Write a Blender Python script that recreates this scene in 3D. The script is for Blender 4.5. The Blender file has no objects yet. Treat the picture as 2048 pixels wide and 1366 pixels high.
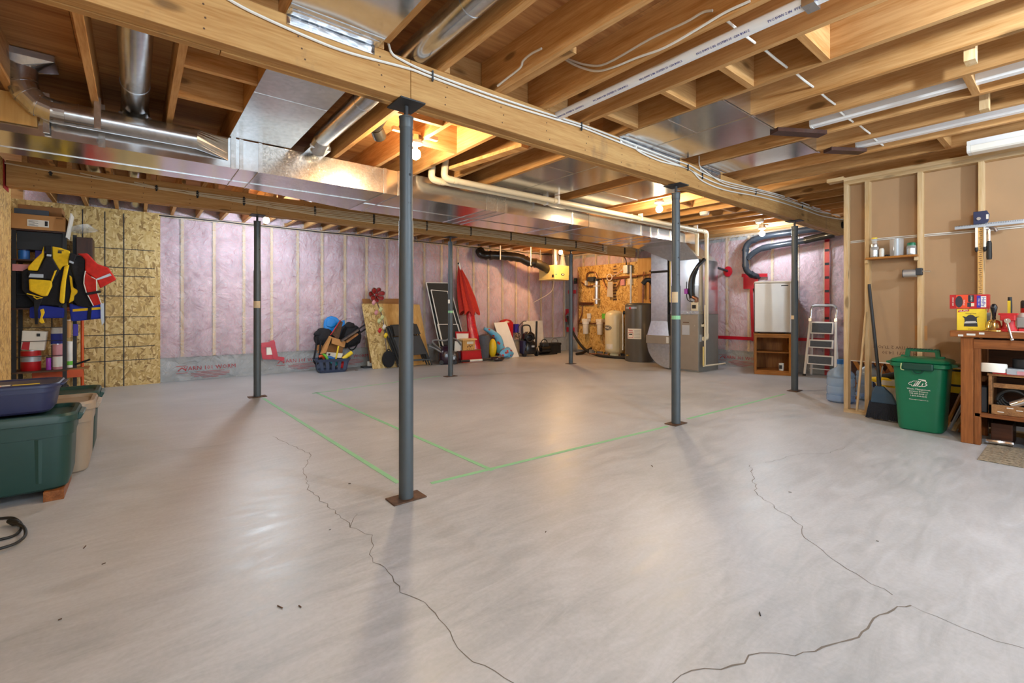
import bpy, bmesh, math, random
from mathutils import Vector, Matrix, Euler, noise
S = bpy.context.scene
COL = S.collection
RND = random.Random(7)
PI = math.pi
# ---------------------------------------------------------------- camera
CAM_H, FPX, HORIZON = 1.08, 930.0, 618.0
FW = Vector((.6295, .7770, 0)); RT = Vector((.7770, -.6295, 0))
cam = bpy.data.cameras.new('camera'); camo = bpy.data.objects.new('camera', cam); COL.objects.link(camo)
camo.location = (0, 0, CAM_H)
camo.rotation_euler = (PI/2, 0, -math.atan2(FW.x, FW.y))
cam.sensor_width = 36; cam.lens = FPX/2048*36
cam.shift_y = (HORIZON-683)/2048
cam.clip_start = .02
S.camera = camo
# ---------------------------------------------------------------- world, exposure
wd = bpy.data.worlds.new('world'); S.world = wd; wd.use_nodes = True
bgn = wd.node_tree.nodes['Background']
bgn.inputs[0].default_value = (.76, .90, 1.0, 1); bgn.inputs[1].default_value = 2.2
S.view_settings.view_transform = 'Standard'; S.view_settings.look = 'None'
S.view_settings.exposure = 0.78; S.view_settings.gamma = 1.0
S.view_settings.use_curve_mapping = False
S.cycles.use_denoising = True
S.cycles.max_bounces = 6; S.cycles.diffuse_bounces = 4; S.cycles.glossy_bounces = 3; S.cycles.transparent_max_bounces = 10
S.cycles.use_adaptive_sampling = True; S.cycles.adaptive_threshold = .045
S.cycles.sample_clamp_indirect = 6
BULB = dict(warm=640.0, white=930.0, amber=760.0, soft=480.0)      # emission of the lamps' glass
# ---------------------------------------------------------------- helpers
def W(px, py, X=None, Y=None, Z=None, d=None):
    """the point of the room on plane X, Y or Z that the photograph shows at px, py"""
    r = FW + RT*((px-1024)/FPX); r.z = (HORIZON-py)/FPX
    if X is not None: t = X/r.x
    elif Y is not None: t = Y/r.y
    elif Z is not None: t = (Z-CAM_H)/r.z
    else: t = d
    return Vector((r.x*t, r.y*t, CAM_H+r.z*t))

WORLD = set()
class MB:
    def __init__(s): s.v = []; s.f = []
    def add(s, vs, fs):
        n = len(s.v); s.v += [tuple(v) for v in vs]; s.f += [tuple(i+n for i in f) for f in fs]; return s
    def box(s, x0, y0, z0, x1, y1, z1):
        vs = [(x, y, z) for x in (x0, x1) for y in (y0, y1) for z in (z0, z1)]
        return s.add(vs, [(0,1,3,2),(4,6,7,5),(0,4,5,1),(2,3,7,6),(0,2,6,4),(1,5,7,3)])
    def cb(s, c, sz, rot=None):
        """box by centre and size, turned by an Euler (degrees)"""
        m = Euler([math.radians(a) for a in (rot or (0,0,0))]).to_matrix()
        h = [k/2 for k in sz]
        vs = [Vector(c)+m@Vector((x*h[0], y*h[1], z*h[2])) for x in (-1,1) for y in (-1,1) for z in (-1,1)]
        return s.add(vs, [(0,1,3,2),(4,6,7,5),(0,4,5,1),(2,3,7,6),(0,2,6,4),(1,5,7,3)])
    def bar(s, p, q, w, h, up=(0,0,1)):
        p, q = Vector(p), Vector(q); d = (q-p).normalized(); u = Vector(up)
        if abs(d.dot(u)) > .98: u = Vector((0,1,0))
        a = d.cross(u).normalized(); b = a.cross(d).normalized()
        vs = [e+a*(i*w/2)+b*(j*h/2) for e in (p, q) for i in (-1,1) for j in (-1,1)]
        return s.add(vs, [(0,1,3,2),(4,6,7,5),(0,4,5,1),(2,3,7,6),(0,2,6,4),(1,5,7,3)])
    def tube(s, pts, r, n=8, closed=False, caps=True):
        pts = [Vector(p) for p in pts]; N = len(pts)
        rs = r if isinstance(r, (list, tuple)) else [r]*N
        base = len(s.v); up = None
        for i, p in enumerate(pts):
            a = pts[i-1] if (i or closed) else p
            b = pts[(i+1) % N] if (i < N-1 or closed) else p
            d = (b-a).normalized() if (b-a).length > 1e-9 else Vector((0,0,1))
            if up is None:
                up = Vector((0,0,1)) if abs(d.z) < .9 else Vector((1,0,0))
            up = (up-d*up.dot(d)).normalized(); sd = d.cross(up)
            for k in range(n):
                t = 2*PI*k/n; s.v.append(tuple(p+(up*math.cos(t)+sd*math.sin(t))*rs[i]))
        for i in range(N if closed else N-1):
            j = (i+1) % N
            for k in range(n):
                l = (k+1) % n
                s.f.append((base+i*n+k, base+i*n+l, base+j*n+l, base+j*n+k))
        if caps and not closed:
            s.f.append(tuple(base+k for k in range(n))[::-1]); s.f.append(tuple(base+(N-1)*n+k for k in range(n)))
        return s
    def cyl(s, p, q, r, r2=None, n=16): return s.tube([p, q], [r, r if r2 is None else r2], n)
    def lathe(s, c, prof, n=20):
        c = Vector(c); base = len(s.v)
        for r, z in prof:
            for k in range(n):
                t = 2*PI*k/n; s.v.append((c.x+r*math.cos(t), c.y+r*math.sin(t), c.z+z))
        for i in range(len(prof)-1):
            for k in range(n):
                l = (k+1) % n; s.f.append((base+i*n+k, base+i*n+l, base+(i+1)*n+l, base+(i+1)*n+k))
        s.f.append(tuple(base+k for k in range(n))[::-1]); m = base+(len(prof)-1)*n
        s.f.append(tuple(m+k for k in range(n))); return s
    def prism(s, poly, ax, a, b):
        """polygon swept along an axis from a to b"""
        def put(u, v, t): return {'x': (t,u,v), 'y': (u,t,v), 'z': (u,v,t)}[ax]
        n = len(poly); vs = [put(u, v, a) for u, v in poly]+[put(u, v, b) for u, v in poly]
        return s.add(vs, [tuple(range(n))[::-1], tuple(range(n, 2*n))]+[(i, (i+1) % n, n+(i+1) % n, n+i) for i in range(n)])
    def grid(s, fn, nu, nv):
        vs = [fn(i/nu, j/nv) for i in range(nu+1) for j in range(nv+1)]
        return s.add(vs, [(i*(nv+1)+j, (i+1)*(nv+1)+j, (i+1)*(nv+1)+j+1, i*(nv+1)+j+1) for i in range(nu) for j in range(nv)])
    def ball(s, c, r, n=12, m=8):
        c = Vector(c); rx, ry, rz = r if isinstance(r, (list, tuple)) else (r, r, r)
        prof = [(max(math.sin(PI*j/m), .02), -math.cos(PI*j/m)) for j in range(m+1)]
        k0 = len(s.v); s.lathe((0,0,0), prof, n)
        s.v[k0:] = [(c.x+v[0]*rx, c.y+v[1]*ry, c.z+v[2]*rz) for v in s.v[k0:]]; return s
    def loft(s, rings, caps=True):
        n = len(rings[0]); base = len(s.v)
        for r in rings: s.v += [tuple(p) for p in r]
        for i in range(len(rings)-1):
            for k in range(n):
                l = (k+1) % n; s.f.append((base+i*n+k, base+i*n+l, base+(i+1)*n+l, base+(i+1)*n+k))
        if caps:
            s.f.append(tuple(base+k for k in range(n))[::-1]); m = base+(len(rings)-1)*n; s.f.append(tuple(m+k for k in range(n)))
        return s
    def tilt(s, rot, piv=(0,0,0)):
        m = Euler([math.radians(a) for a in rot]).to_matrix(); p = Vector(piv)
        s.v = [tuple(p+m@(Vector(v)-p)) for v in s.v]; return s
    def build(s, name, mat, parent=None, smooth=False, bev=0, loc=None, rz=0, thick=0, sub=0):
        me = bpy.data.meshes.new(name); me.from_pydata(s.v, [], s.f); me.update()
        bm = bmesh.new(); bm.from_mesh(me); bmesh.ops.recalc_face_normals(bm, faces=bm.faces); bm.to_mesh(me); bm.free()
        o = bpy.data.objects.new(name, me); COL.objects.link(o)
        me.materials.append(M[mat] if isinstance(mat, str) else mat)
        if smooth:
            me.polygons.foreach_set('use_smooth', [True]*len(me.polygons))
            if smooth is not True: me.set_sharp_from_angle(angle=math.radians(smooth))
            else: me.set_sharp_from_angle(angle=math.radians(40))
        if thick:
            m = o.modifiers.new('solid', 'SOLIDIFY'); m.thickness = thick; m.offset = 0
        if bev:
            m = o.modifiers.new('bevel', 'BEVEL'); m.width = bev; m.segments = 2; m.limit_method = 'ANGLE'
        if sub:
            m = o.modifiers.new('sub', 'SUBSURF'); m.levels = m.render_levels = sub
        if parent is not None:
            o.parent = parent
            if parent.name in WORLD: o.matrix_parent_inverse = Matrix.Translation(parent.location).inverted()
        if loc is not None: o.location = loc
        if rz: o.rotation_euler.z = math.radians(rz)
        return o

def tag(o, label=None, cat=None, group=None, kind=None):
    for k, v in (('label', label), ('category', cat), ('group', group), ('kind', kind)):
        if v: o[k] = v
    return o
def thing(name, label, cat, loc=(0,0,0), rz=0, group=None):
    o = bpy.data.objects.new(name, None); COL.objects.link(o); o.empty_display_size = .1
    o.location = loc; o.rotation_euler.z = math.radians(rz)
    return tag(o, label, cat, group)
def wthing(name, label, cat, loc, group=None):
    """a thing whose parts are drawn in room coordinates; the Empty stands at its base"""
    o = thing(name, label, cat, loc, 0, group); WORLD.add(o.name); return o
def copy_tree(o, parent=None):
    c = o.copy(); COL.objects.link(c)
    if parent is not None: c.parent = parent
    for ch in list(o.children): copy_tree(ch, c)
    return c
def text(s, size, mat, parent, loc, rot=(90,0,0), name='lettering', align='CENTER', sx=1, ext=.0006):
    cu = bpy.data.curves.new(name, 'FONT'); cu.body = s; cu.size = size; cu.align_x = align; cu.align_y = 'CENTER'
    cu.extrude = ext; cu.resolution_u = 1; cu.space_line = .9
    tmp = bpy.data.objects.new('tmp', cu); COL.objects.link(tmp)
    me = bpy.data.meshes.new_from_object(tmp.evaluated_get(bpy.context.evaluated_depsgraph_get()))
    bpy.data.objects.remove(tmp); bpy.data.curves.remove(cu); me.name = name
    me.materials.clear(); me.materials.append(M[mat]); o = bpy.data.objects.new(name, me); COL.objects.link(o)
    if parent is not None:
        o.parent = parent
        if parent.name in WORLD: o.matrix_parent_inverse = Matrix.Translation(parent.location).inverted()
    o.location = loc; o.rotation_euler = [math.radians(a) for a in rot]; o.scale.x = sx
    return o
def arc(c, r, a0, a1, n, ax='z'):
    out = []
    for i in range(n+1):
        t = math.radians(a0+(a1-a0)*i/n); u, v = r*math.cos(t), r*math.sin(t)
        out.append(Vector(c)+Vector({'z': (u,v,0), 'y': (u,0,v), 'x': (0,u,v)}[ax]))
    return out
def rrect(hx, hy, r, n=5):
    out = []
    for cx, cy, a in ((hx-r, hy-r, 0), (-hx+r, hy-r, 90), (-hx+r, -hy+r, 180), (hx-r, -hy+r, 270)):
        for i in range(n+1):
            t = math.radians(a+90*i/n); out.append((cx+r*math.cos(t), cy+r*math.sin(t)))
    return out
def smooth_path(pts, k=6):
    """Catmull-Rom through the points"""
    P = [Vector(p) for p in pts]; P = [P[0]*2-P[1]]+P+[P[-1]*2-P[-2]]; out = []
    for i in range(1, len(P)-2):
        a, b, c, d = P[i-1:i+3]
        for j in range(k):
            t = j/k
            out.append(.5*((2*b)+(c-a)*t+(2*a-5*b+4*c-d)*t*t+(3*b-a-3*c+d)*t**3))
    out.append(P[-2]); return out

def R4(x0, y0, x1, y1, Y):
    mx, my = (x0+x1)/2, (y0+y1)/2
    return W(x0, my, Y=Y).x, W(x1, my, Y=Y).x, W(mx, y1, Y=Y).z, W(mx, y0, Y=Y).z
def PB(name, x0, y0, x1, y1, Y, dep, mat, parent=None, bev=.003, zb=None):
    """upright box whose front at depth Y spans that part of the photograph"""
    a, b, z0, z1 = R4(x0, y0, x1, y1, Y)
    if zb is not None: z1 += zb-z0; z0 = zb
    return MB().box(a, Y, z0, b, Y+dep, z1).build(name, mat, parent, bev=bev)
def pad(name, pts, Y, dep, mat, parent=None, bev=.004, lean=0):
    """flat or padded piece of real thickness, lean pushes its top back"""
    v = [W(x, y, Y=Y) for x, y in pts]; z0 = min(p.z for p in v); m = MB()
    m.prism([(p.x, p.z) for p in v], 'y', Y, Y+dep)
    m.v = [(x, y+lean*(z-z0), z) for x, y, z in m.v]
    return m.build(name, mat, parent, bev=bev)
# ---------------------------------------------------------------- materials
M = {}
def newmat(name):
    m = bpy.data.materials.new(name); m.use_nodes = True; M[name] = m
    nt = m.node_tree; b = nt.nodes['Principled BSDF']
    def nd(t, **kw):
        n = nt.nodes.new('ShaderNode'+t)
        for k, v in kw.items():
            if k.startswith('i_'): n.inputs[k[2:].replace('_', ' ')].default_value = v
            else: setattr(n, k, v)
        return n
    def lk(a, ao, c, ci): nt.links.new(a.outputs[ao], c.inputs[ci])
    return m, nt, b, nd, lk
def rgba(c): return (c[0], c[1], c[2], 1)
def hexc(h):
    out = []
    for i in (0, 2, 4):
        v = int(h[i:i+2], 16)/255; out.append(v/12.92 if v <= .04045 else ((v+.055)/1.055)**2.4)
    return tuple(out)
def plain(name, col, rough=.5, metal=0, var=.12, scale=9, bump=0, spec=.5, alpha=1, coat=0):
    if isinstance(col, str): col = hexc(col)
    m, nt, b, nd, lk = newmat(name)
    tc = nd('TexCoord'); nz = nd('TexNoise', i_Scale=scale, i_Detail=4.0, i_Roughness=.6)
    lk(tc, 'Object', nz, 'Vector')
    mx = nd('ValToRGB'); mx.color_ramp.elements[0].position = .3; mx.color_ramp.elements[1].position = .75
    mx.color_ramp.elements[0].color = rgba([c*(1-var) for c in col]); mx.color_ramp.elements[1].color = rgba([min(1, c*(1+var)) for c in col])
    lk(nz, 'Fac', mx, 'Fac'); lk(mx, 'Color', b, 'Base Color')
    b.inputs['Roughness'].default_value = rough; b.inputs['Metallic'].default_value = metal
    b.inputs['Specular IOR Level'].default_value = spec
    if coat: b.inputs['Coat Weight'].default_value = coat
    if bump:
        bp = nd('Bump', i_Strength=bump, i_Distance=.01); lk(nz, 'Fac', bp, 'Height'); lk(bp, 'Normal', b, 'Normal')
    return m
def wood(name, c1, c2, axis='y', ring=16, rough=.65, knots=True, cross=1.0, stain=False):
    """sawn softwood: grain along one object axis, pieces differ by their random number"""
    c1, c2 = [hexc(c) if isinstance(c, str) else c for c in (c1, c2)]
    m, nt, b, nd, lk = newmat(name)
    tc = nd('TexCoord'); oi = nd('ObjectInfo'); mul = nd('VectorMath', operation='SCALE'); mul.inputs[3].default_value = 37.0
    cmb = nd('CombineXYZ'); [lk(oi, 'Random', cmb, i) for i in range(3)]; lk(cmb, 0, mul, 0)
    ad = nd('VectorMath', operation='ADD'); lk(tc, 'Object', ad, 0); lk(mul, 0, ad, 1)
    mp = nd('Mapping'); sc = [ring*cross]*3; sc['xyz'.index(axis)] = ring*.06; mp.inputs['Scale'].default_value = sc
    lk(ad, 0, mp, 'Vector')
    n1 = nd('TexNoise', i_Scale=1.0, i_Detail=5.0, i_Roughness=.55, i_Distortion=.6); lk(mp, 0, n1, 'Vector')
    mp2 = nd('Mapping'); sc2 = [ring*7*cross]*3; sc2['xyz'.index(axis)] = ring*.5; mp2.inputs['Scale'].default_value = sc2; lk(ad, 0, mp2, 'Vector')
    n2 = nd('TexNoise', i_Scale=1.0, i_Detail=2.0); lk(mp2, 0, n2, 'Vector')
    av = nd('MixRGB', i_Fac=.35); lk(n1, 'Fac', av, 1); lk(n2, 'Fac', av, 2)
    cr = nd('ValToRGB'); e = cr.color_ramp.elements; e[0].position = .36; e[1].position = .62; e[0].color = rgba(c2); e[1].color = rgba(c1)
    lk(av, 0, cr, 'Fac'); last = cr
    hs = nd('HueSaturation'); mr = nd('MapRange'); mr.inputs[3].default_value = .84; mr.inputs[4].default_value = 1.12
    lk(oi, 'Random', mr, 0); lk(mr, 0, hs, 'Value'); lk(cr, 0, hs, 'Color'); last = hs
    if knots:
        mp3 = nd('Mapping'); k = [6.0]*3; k['xyz'.index(axis)] = 2.2; mp3.inputs['Scale'].default_value = k; lk(ad, 0, mp3, 'Vector')
        vo = nd('TexVoronoi', i_Scale=1.0, i_Randomness=1.0); lk(mp3, 0, vo, 'Vector')
        kr = nd('ValToRGB'); q = kr.color_ramp.elements; q[0].position = .10; q[0].color = (1,1,1,1); q[1].position = .17; q[1].color = (0,0,0,1)
        lk(vo, 'Distance', kr, 'Fac'); mk = nd('MixRGB'); mk.inputs[2].default_value = rgba([c*.32 for c in c2])
        ml = nd('Math', operation='MULTIPLY'); ml.inputs[1].default_value = .75; lk(kr, 0, ml, 0)
        lk(ml, 0, mk, 0); lk(hs, 0, mk, 1); last = mk
    if stain:
        mp4 = nd('Mapping'); mp4.inputs['Scale'].default_value = (2.3, 1, 1.2); lk(tc, 'Object', mp4, 'Vector'); ns = nd('TexNoise', i_Scale=1.3, i_Detail=6.0, i_Roughness=.65); lk(mp4, 0, ns, 'Vector')
        sr = nd('ValToRGB'); e2 = sr.color_ramp.elements; e2[0].position = .58; e2[0].color = (0,0,0,1); e2[1].position = .72; e2[1].color = (.55,.55,.55,1); lk(ns, 'Fac', sr, 0)
        ms = nd('MixRGB'); ms.inputs[2].default_value = rgba(hexc('6b5a4c')); lk(sr, 0, ms, 0); lk(last, 0, ms, 1); last = ms
    lk(last, 0, b, 'Base Color'); b.inputs['Roughness'].default_value = rough; b.inputs['Specular IOR Level'].default_value = .3
    bp = nd('Bump', i_Strength=.15, i_Distance=.004); lk(n2, 'Fac', bp, 'Height'); lk(bp, 0, b, 'Normal')
    return m
for ax in 'xyz':
    wood('spruce_'+ax, 'cda06a', 'ab7840', ax)
    wood('stud_'+ax, 'd8bd95', 'c39d68', ax)
    wood('stain_'+ax, '965a2c', '6b3a18', ax, knots=False, rough=.5)
    wood('oak_'+ax, 'b07636', '8a5420', ax, knots=False, rough=.42)
    wood('dark_'+ax, '4a2a1c', '331b12', ax, knots=False, rough=.4)
wood('beam_x', 'c49a62', 'a67641', 'x', stain=True)
wood('plywood', 'c2905a', '98633a', 'x', ring=7, rough=.75, knots=False)
wood('plywood_pale', 'd2a868', 'b98a48', 'z', ring=6, rough=.6, knots=False)
wood('old_box', 'a8784a', '7c5433', 'x', knots=False)
def metal(name, col, rough, var=.1, spangle=0, scale=40, met=.95):
    if isinstance(col, str): col = hexc(col)
    m, nt, b, nd, lk = newmat(name)
    tc = nd('TexCoord'); vo = nd('TexVoronoi', i_Scale=scale); lk(tc, 'Object', vo, 'Vector')
    nz = nd('TexNoise', i_Scale=3.0, i_Detail=4.0); lk(tc, 'Object', nz, 'Vector')
    cr = nd('MixRGB', i_Fac=.5); lk(vo, 'Color', cr, 1); lk(nz, 'Fac', cr, 2)
    bw = nd('RGBToBW'); lk(cr, 0, bw, 0)
    mr = nd('MapRange'); mr.inputs[1].default_value = .25; mr.inputs[2].default_value = .75
    mr.inputs[3].default_value = 1-var; mr.inputs[4].default_value = 1+var; lk(bw, 0, mr, 0)
    ml = nd('VectorMath', operation='SCALE'); ml.inputs[0].default_value = col; lk(mr, 0, ml, 3); lk(ml, 0, b, 'Base Color')
    r2 = nd('MapRange'); r2.inputs[3].default_value = max(.03, rough*.75); r2.inputs[4].default_value = rough*1.3; lk(nz, 'Fac', r2, 0); lk(r2, 0, b, 'Roughness')
    b.inputs['Metallic'].default_value = met
    if spangle:
        bp = nd('Bump', i_Strength=spangle, i_Distance=.003); lk(bw, 0, bp, 'Height'); lk(bp, 0, b, 'Normal')
    return m
metal('galv', (.60, .60, .60), .24, .12, .10)
metal('galv_smooth', (.66, .66, .67), .15, .05, .03)
metal('galv_spangle', (.56, .55, .53), .22, .25, .5, 90)
metal('galv_round', (.55, .56, .58), .22, .1, .05)
metal('foil', (.82, .84, .88), .18, .2, 1.0, 30)
metal('steel', (.6, .6, .61), .3)
metal('chrome', (.78, .78, .8), .12, .02)
metal('brass', (.83, .62, .22), .16, .04)
metal('copper', (.30, .14, .08), .4, .15)
metal('old_steel', (.22, .18, .16), .5, .2)
metal('stainless', (.60, .60, .60), .38, .03, 0, 8, .75)
plain('post_grey', '4d5459', .45, .25, .06, 14)
plain('rust', '5d4433', .75, .3, .35, 30, .2)
plain('black_gloss', '15161a', .25); plain('black', '17171a', .55); plain('black_cloth', '1b1b20', .9, var=.3, scale=40, bump=.2)
plain('dark_grey', '2e3136', .6); plain('pvc', 'd9cdb2', .38, var=.04); plain('white_pvc', 'e3e4e6', .35, var=.03)
plain('white', 'e4e2dc', .5, var=.04); plain('white_gloss', 'e8e8e8', .25, var=.03); plain('cable_white', 'dcd9d2', .5, var=.04); plain('cable_beige', 'dccbab', .55, var=.06)
plain('paper', 'e6e1d6', .8, var=.04); plain('beige_label', 'cbb594', .7); plain('green_tape', '86bd92', .6, var=.05)
plain('red_tape', 'b3142b', .3, var=.15, coat=.3); plain('red', 'b5161c', .4); plain('red_cloth', 'c02318', .85, var=.2, scale=20, bump=.2); plain('orange', 'c8501c', .45)
plain('umbrella_red', 'b32414', .8, var=.15, scale=25, bump=.15); plain('red_film', 'c01020', .18, var=.35, scale=30, coat=.8, bump=.5)
plain('yellow', 'e6c41a', .5); plain('yellow_cloth', 'e8bd18', .85, var=.1, scale=30, bump=.15); plain('pad_yellow', 'f0d030', .5); plain('hrv_beige', 'd9c27a', .45, var=.03)
plain('blue_cloth', '1c2f9a', .8, var=.15, bump=.2); plain('blue', '1f66b0', .4); plain('sled_blue', '1f83d6', .25, var=.05); plain('navy', '2b2f52', .42, var=.06); plain('deep_blue', '20264a', .5)
plain('tote_green', '183a34', .42, var=.07); plain('tote_navy', '2b3050', .4, var=.07); plain('tote_beige', '978673', .45, var=.05); plain('bin_green', '0d6a48', .35, var=.06); plain('bin_dark', '0b4034', .4)
plain('basket', '38445f', .5); plain('cardboard', 'b8854f', .8, var=.06, scale=14); plain('cardboard_dark', '8e6238', .85); plain('slate', '3c4450', .6)
plain('heater_grey', '57524b', .35, var=.05); plain('tank_cream', 'd6cba6', .3, var=.03); plain('furnace_tan', '9a8e80', .4, .3, .04); plain('furnace_grey', '8d8d88', .38, .45, .05)
plain('abs_black', '252a31', .28, var=.1); plain('flex_black', '1d1a15', .3, var=.3, scale=30, coat=.4); plain('rubber', '1a1714', .6)
plain('purple', '2b1728', .2, coat=.6); plain('vac_brown', '33201c', .25, coat=.5); plain('hose_grey', '76777a', .4)
plain('silver_strip', 'aab0b8', .4, .3); plain('grey_cloth', '50535a', .9, bump=.2, scale=30); plain('tread', '5a616b', .8, var=.15, scale=60); plain('screen', '2b2c2c', .8, var=.2, scale=80)
plain('pot_white', 'd6d3cb', .4); plain('lime', '66b83c', .4); plain('purple_bottle', '9a3aa8', .35); plain('teal', '1c7a80', .4); plain('pink', 'c98a90', .6); plain('petal_red', '8c0e10', .6, var=.25, scale=40)
plain('leaf_pale', 'b9c08a', .5); plain('bristle', '1b1d26', .9, var=.4, scale=90, bump=.5); plain('broom_blue', '29455c', .45); plain('floor_crack', '6f675f', .9); plain('ink_red', '9d3038', .8); plain('ink_brown', '6d4f3a', .85); plain('ink', '22242a', .7); plain('ink_blue', '26348c', .7)
plain('purple_ink', '35279a', .5); plain('hefty_orange', 'e0481e', .5); plain('bag_black', '2a2a33', .5); plain('grey_concrete', '8e9496', .9, var=.12, scale=4)
def drywall():
    m = plain('drywall', 'ab8a67', .85, var=.05, scale=3); return m
drywall()
def osb(name, c, axis):
    """pressed strands: stretched cells in two directions"""
    m, nt, b, nd, lk = newmat(name); cols = [hexc(h) for h in c]
    tc = nd('TexCoord'); outs = []
    for k, (rot, sc) in enumerate(((25, (11, 11, 48)), (-55, (10, 10, 44)), (85, (13, 13, 52)))):
        mp = nd('Mapping'); r = [0, 0, 0]; r['xyz'.index(axis)] = math.radians(rot); mp.vector_type = 'TEXTURE'; mp.inputs['Rotation'].default_value = r
        mp.inputs['Scale'].default_value = [1/q for q in sc]; mp.inputs['Location'].default_value = (k*3.1, k*1.7, k*.9); lk(tc, 'Object', mp, 'Vector')
        nz = nd('TexNoise', i_Scale=.7, i_Detail=2.0); lk(mp, 0, nz, 'Vector')
        mv = nd('MixRGB', i_Fac=.3); lk(mp, 0, mv, 1); lk(nz, 'Color', mv, 2)
        vo = nd('TexVoronoi', i_Scale=1.3); lk(mv, 0, vo, 'Vector'); bw = nd('SeparateColor'); lk(vo, 'Color', bw, 0); outs.append((bw, vo))
    sel = nd('TexNoise', i_Scale=22.0, i_Detail=1.0); lk(tc, 'Object', sel, 'Vector')
    s1 = nd('Math', operation='GREATER_THAN'); s1.inputs[1].default_value = .5; lk(sel, 'Fac', s1, 0)
    m1 = nd('MixRGB'); lk(s1, 0, m1, 0); lk(outs[0][0], 0, m1, 1); lk(outs[1][0], 0, m1, 2)
    sel2 = nd('TexNoise', i_Scale=17.0, i_Detail=1.0); lk(outs[2][1], 'Position', sel2, 'Vector')
    s2 = nd('Math', operation='GREATER_THAN'); s2.inputs[1].default_value = .55; lk(sel2, 'Fac', s2, 0)
    m2 = nd('MixRGB'); lk(s2, 0, m2, 0); lk(m1, 0, m2, 1); lk(outs[2][0], 0, m2, 2)
    cr = nd('ValToRGB'); e = cr.color_ramp.elements; e[0].color = rgba(cols[0]); e[1].color = rgba(cols[2]); e[0].position = 0; e[1].position = 1
    n = e.new(.35); n.color = rgba(cols[1]); n = e.new(.8); n.color = rgba([(a+d)/2 for a, d in zip(cols[1], cols[2])])
    lk(m2, 0, cr, 'Fac'); lk(cr, 0, b, 'Base Color'); b.inputs['Roughness'].default_value = .6
    bp = nd('Bump', i_Strength=.25, i_Distance=.004); lk(m2, 0, bp, 'Height'); lk(bp, 0, b, 'Normal')
osb('osb_y', ('8a6c3c', 'b99a5c', 'd8c08a'), 'y'); osb('osb_x', ('8a6430', 'c2974c', 'dcbb78'), 'x')
def concrete():
    m, nt, b, nd, lk = newmat('concrete')
    tc = nd('TexCoord'); n1 = nd('TexNoise', i_Scale=.55, i_Detail=6.0, i_Roughness=.6, i_Distortion=.5); lk(tc, 'Object', n1, 'Vector')
    mp = nd('Mapping'); mp.inputs['Scale'].default_value = (2.2, 9, 1); mp.inputs['Rotation'].default_value = (0, 0, .5); lk(tc, 'Object', mp, 'Vector')
    n2 = nd('TexNoise', i_Scale=1.2, i_Detail=8.0, i_Roughness=.7, i_Distortion=1.2); lk(mp, 0, n2, 'Vector')
    n3 = nd('TexNoise', i_Scale=60.0, i_Detail=3.0); lk(tc, 'Object', n3, 'Vector')
    a = nd('MixRGB', i_Fac=.45); lk(n1, 'Fac', a, 1); lk(n2, 'Fac', a, 2)
    cr = nd('ValToRGB'); e = cr.color_ramp.elements; e[0].position = .34; e[1].position = .66; e[0].color = rgba(hexc('989a9c')); e[1].color = rgba(hexc('bfc0c4'))
    q = e.new(.5); q.color = rgba(hexc('aeafb2')); lk(a, 0, cr, 'Fac')
    o = nd('MixRGB', blend_type='OVERLAY', i_Fac=.12); lk(cr, 0, o, 1); lk(n3, 'Fac', o, 2)
    lk(o, 0, b, 'Base Color')
    rr = nd('MapRange'); rr.inputs[1].default_value = .3; rr.inputs[2].default_value = .7; rr.inputs[3].default_value = .30; rr.inputs[4].default_value = .5; lk(n2, 'Fac', rr, 0); lk(rr, 0, b, 'Roughness')
    b.inputs['Specular IOR Level'].default_value = .42
    bp = nd('Bump', i_Strength=.12, i_Distance=.01); lk(n2, 'Fac', bp, 'Height'); lk(bp, 0, b, 'Normal')
concrete()
def batt():
    m, nt, b, nd, lk = newmat('batt_pink')
    tc = nd('TexCoord'); n1 = nd('TexNoise', i_Scale=3.5, i_Detail=8.0, i_Roughness=.7, i_Distortion=.8); lk(tc, 'Object', n1, 'Vector')
    cr = nd('ValToRGB'); e = cr.color_ramp.elements; e[0].position = .3; e[1].position = .72; e[0].color = rgba(hexc('a27585')); e[1].color = rgba(hexc('deb9c6'))
    lk(n1, 'Fac', cr, 'Fac'); lk(cr, 0, b, 'Base Color'); b.inputs['Roughness'].default_value = .95; b.inputs['Specular IOR Level'].default_value = .1
    bp = nd('Bump', i_Strength=.5, i_Distance=.03); lk(n1, 'Fac', bp, 'Height'); lk(bp, 0, b, 'Normal')
batt()
def poly(name, ax, fac):
    """clear polyethylene film: mostly see-through, a milky veil and a wrinkled shine"""
    m, nt, b, nd, lk = newmat(name)
    out = nt.nodes['Material Output']; tr = nd('BsdfTransparent'); mx = nd('MixShader', i_Fac=fac)
    b.inputs['Base Color'].default_value = (.86, .87, .9, 1); b.inputs['Roughness'].default_value = .10; b.inputs['Specular IOR Level'].default_value = 1.0
    tc = nd('TexCoord')
    mp = nd('Mapping'); mp.inputs['Scale'].default_value = (1, 1, 1); lk(tc, 'Object', mp, 'Vector')
    n1 = nd('TexNoise', i_Scale=4.0, i_Detail=5.0, i_Roughness=.55, i_Distortion=2.8); lk(mp, 0, n1, 'Vector')
    n2 = nd('TexNoise', i_Scale=2.0, i_Detail=3.0, i_Distortion=3.0); lk(mp, 0, n2, 'Vector')
    r1 = nd('Math', operation='SUBTRACT'); r1.inputs[1].default_value = .5; lk(n2, 'Fac', r1, 0); r2 = nd('Math', operation='ABSOLUTE'); lk(r1, 0, r2, 0)
    ad = nd('Math', operation='ADD'); lk(n1, 'Fac', ad, 0); lk(r2, 0, ad, 1)
    bp = nd('Bump', i_Strength=.9, i_Distance=.07); lk(ad, 0, bp, 'Height'); lk(bp, 0, b, 'Normal')
    lk(tr, 0, mx, 1); lk(b, 0, mx, 2); lk(mx, 0, out, 'Surface')
poly('poly', 'y', .30)
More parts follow.
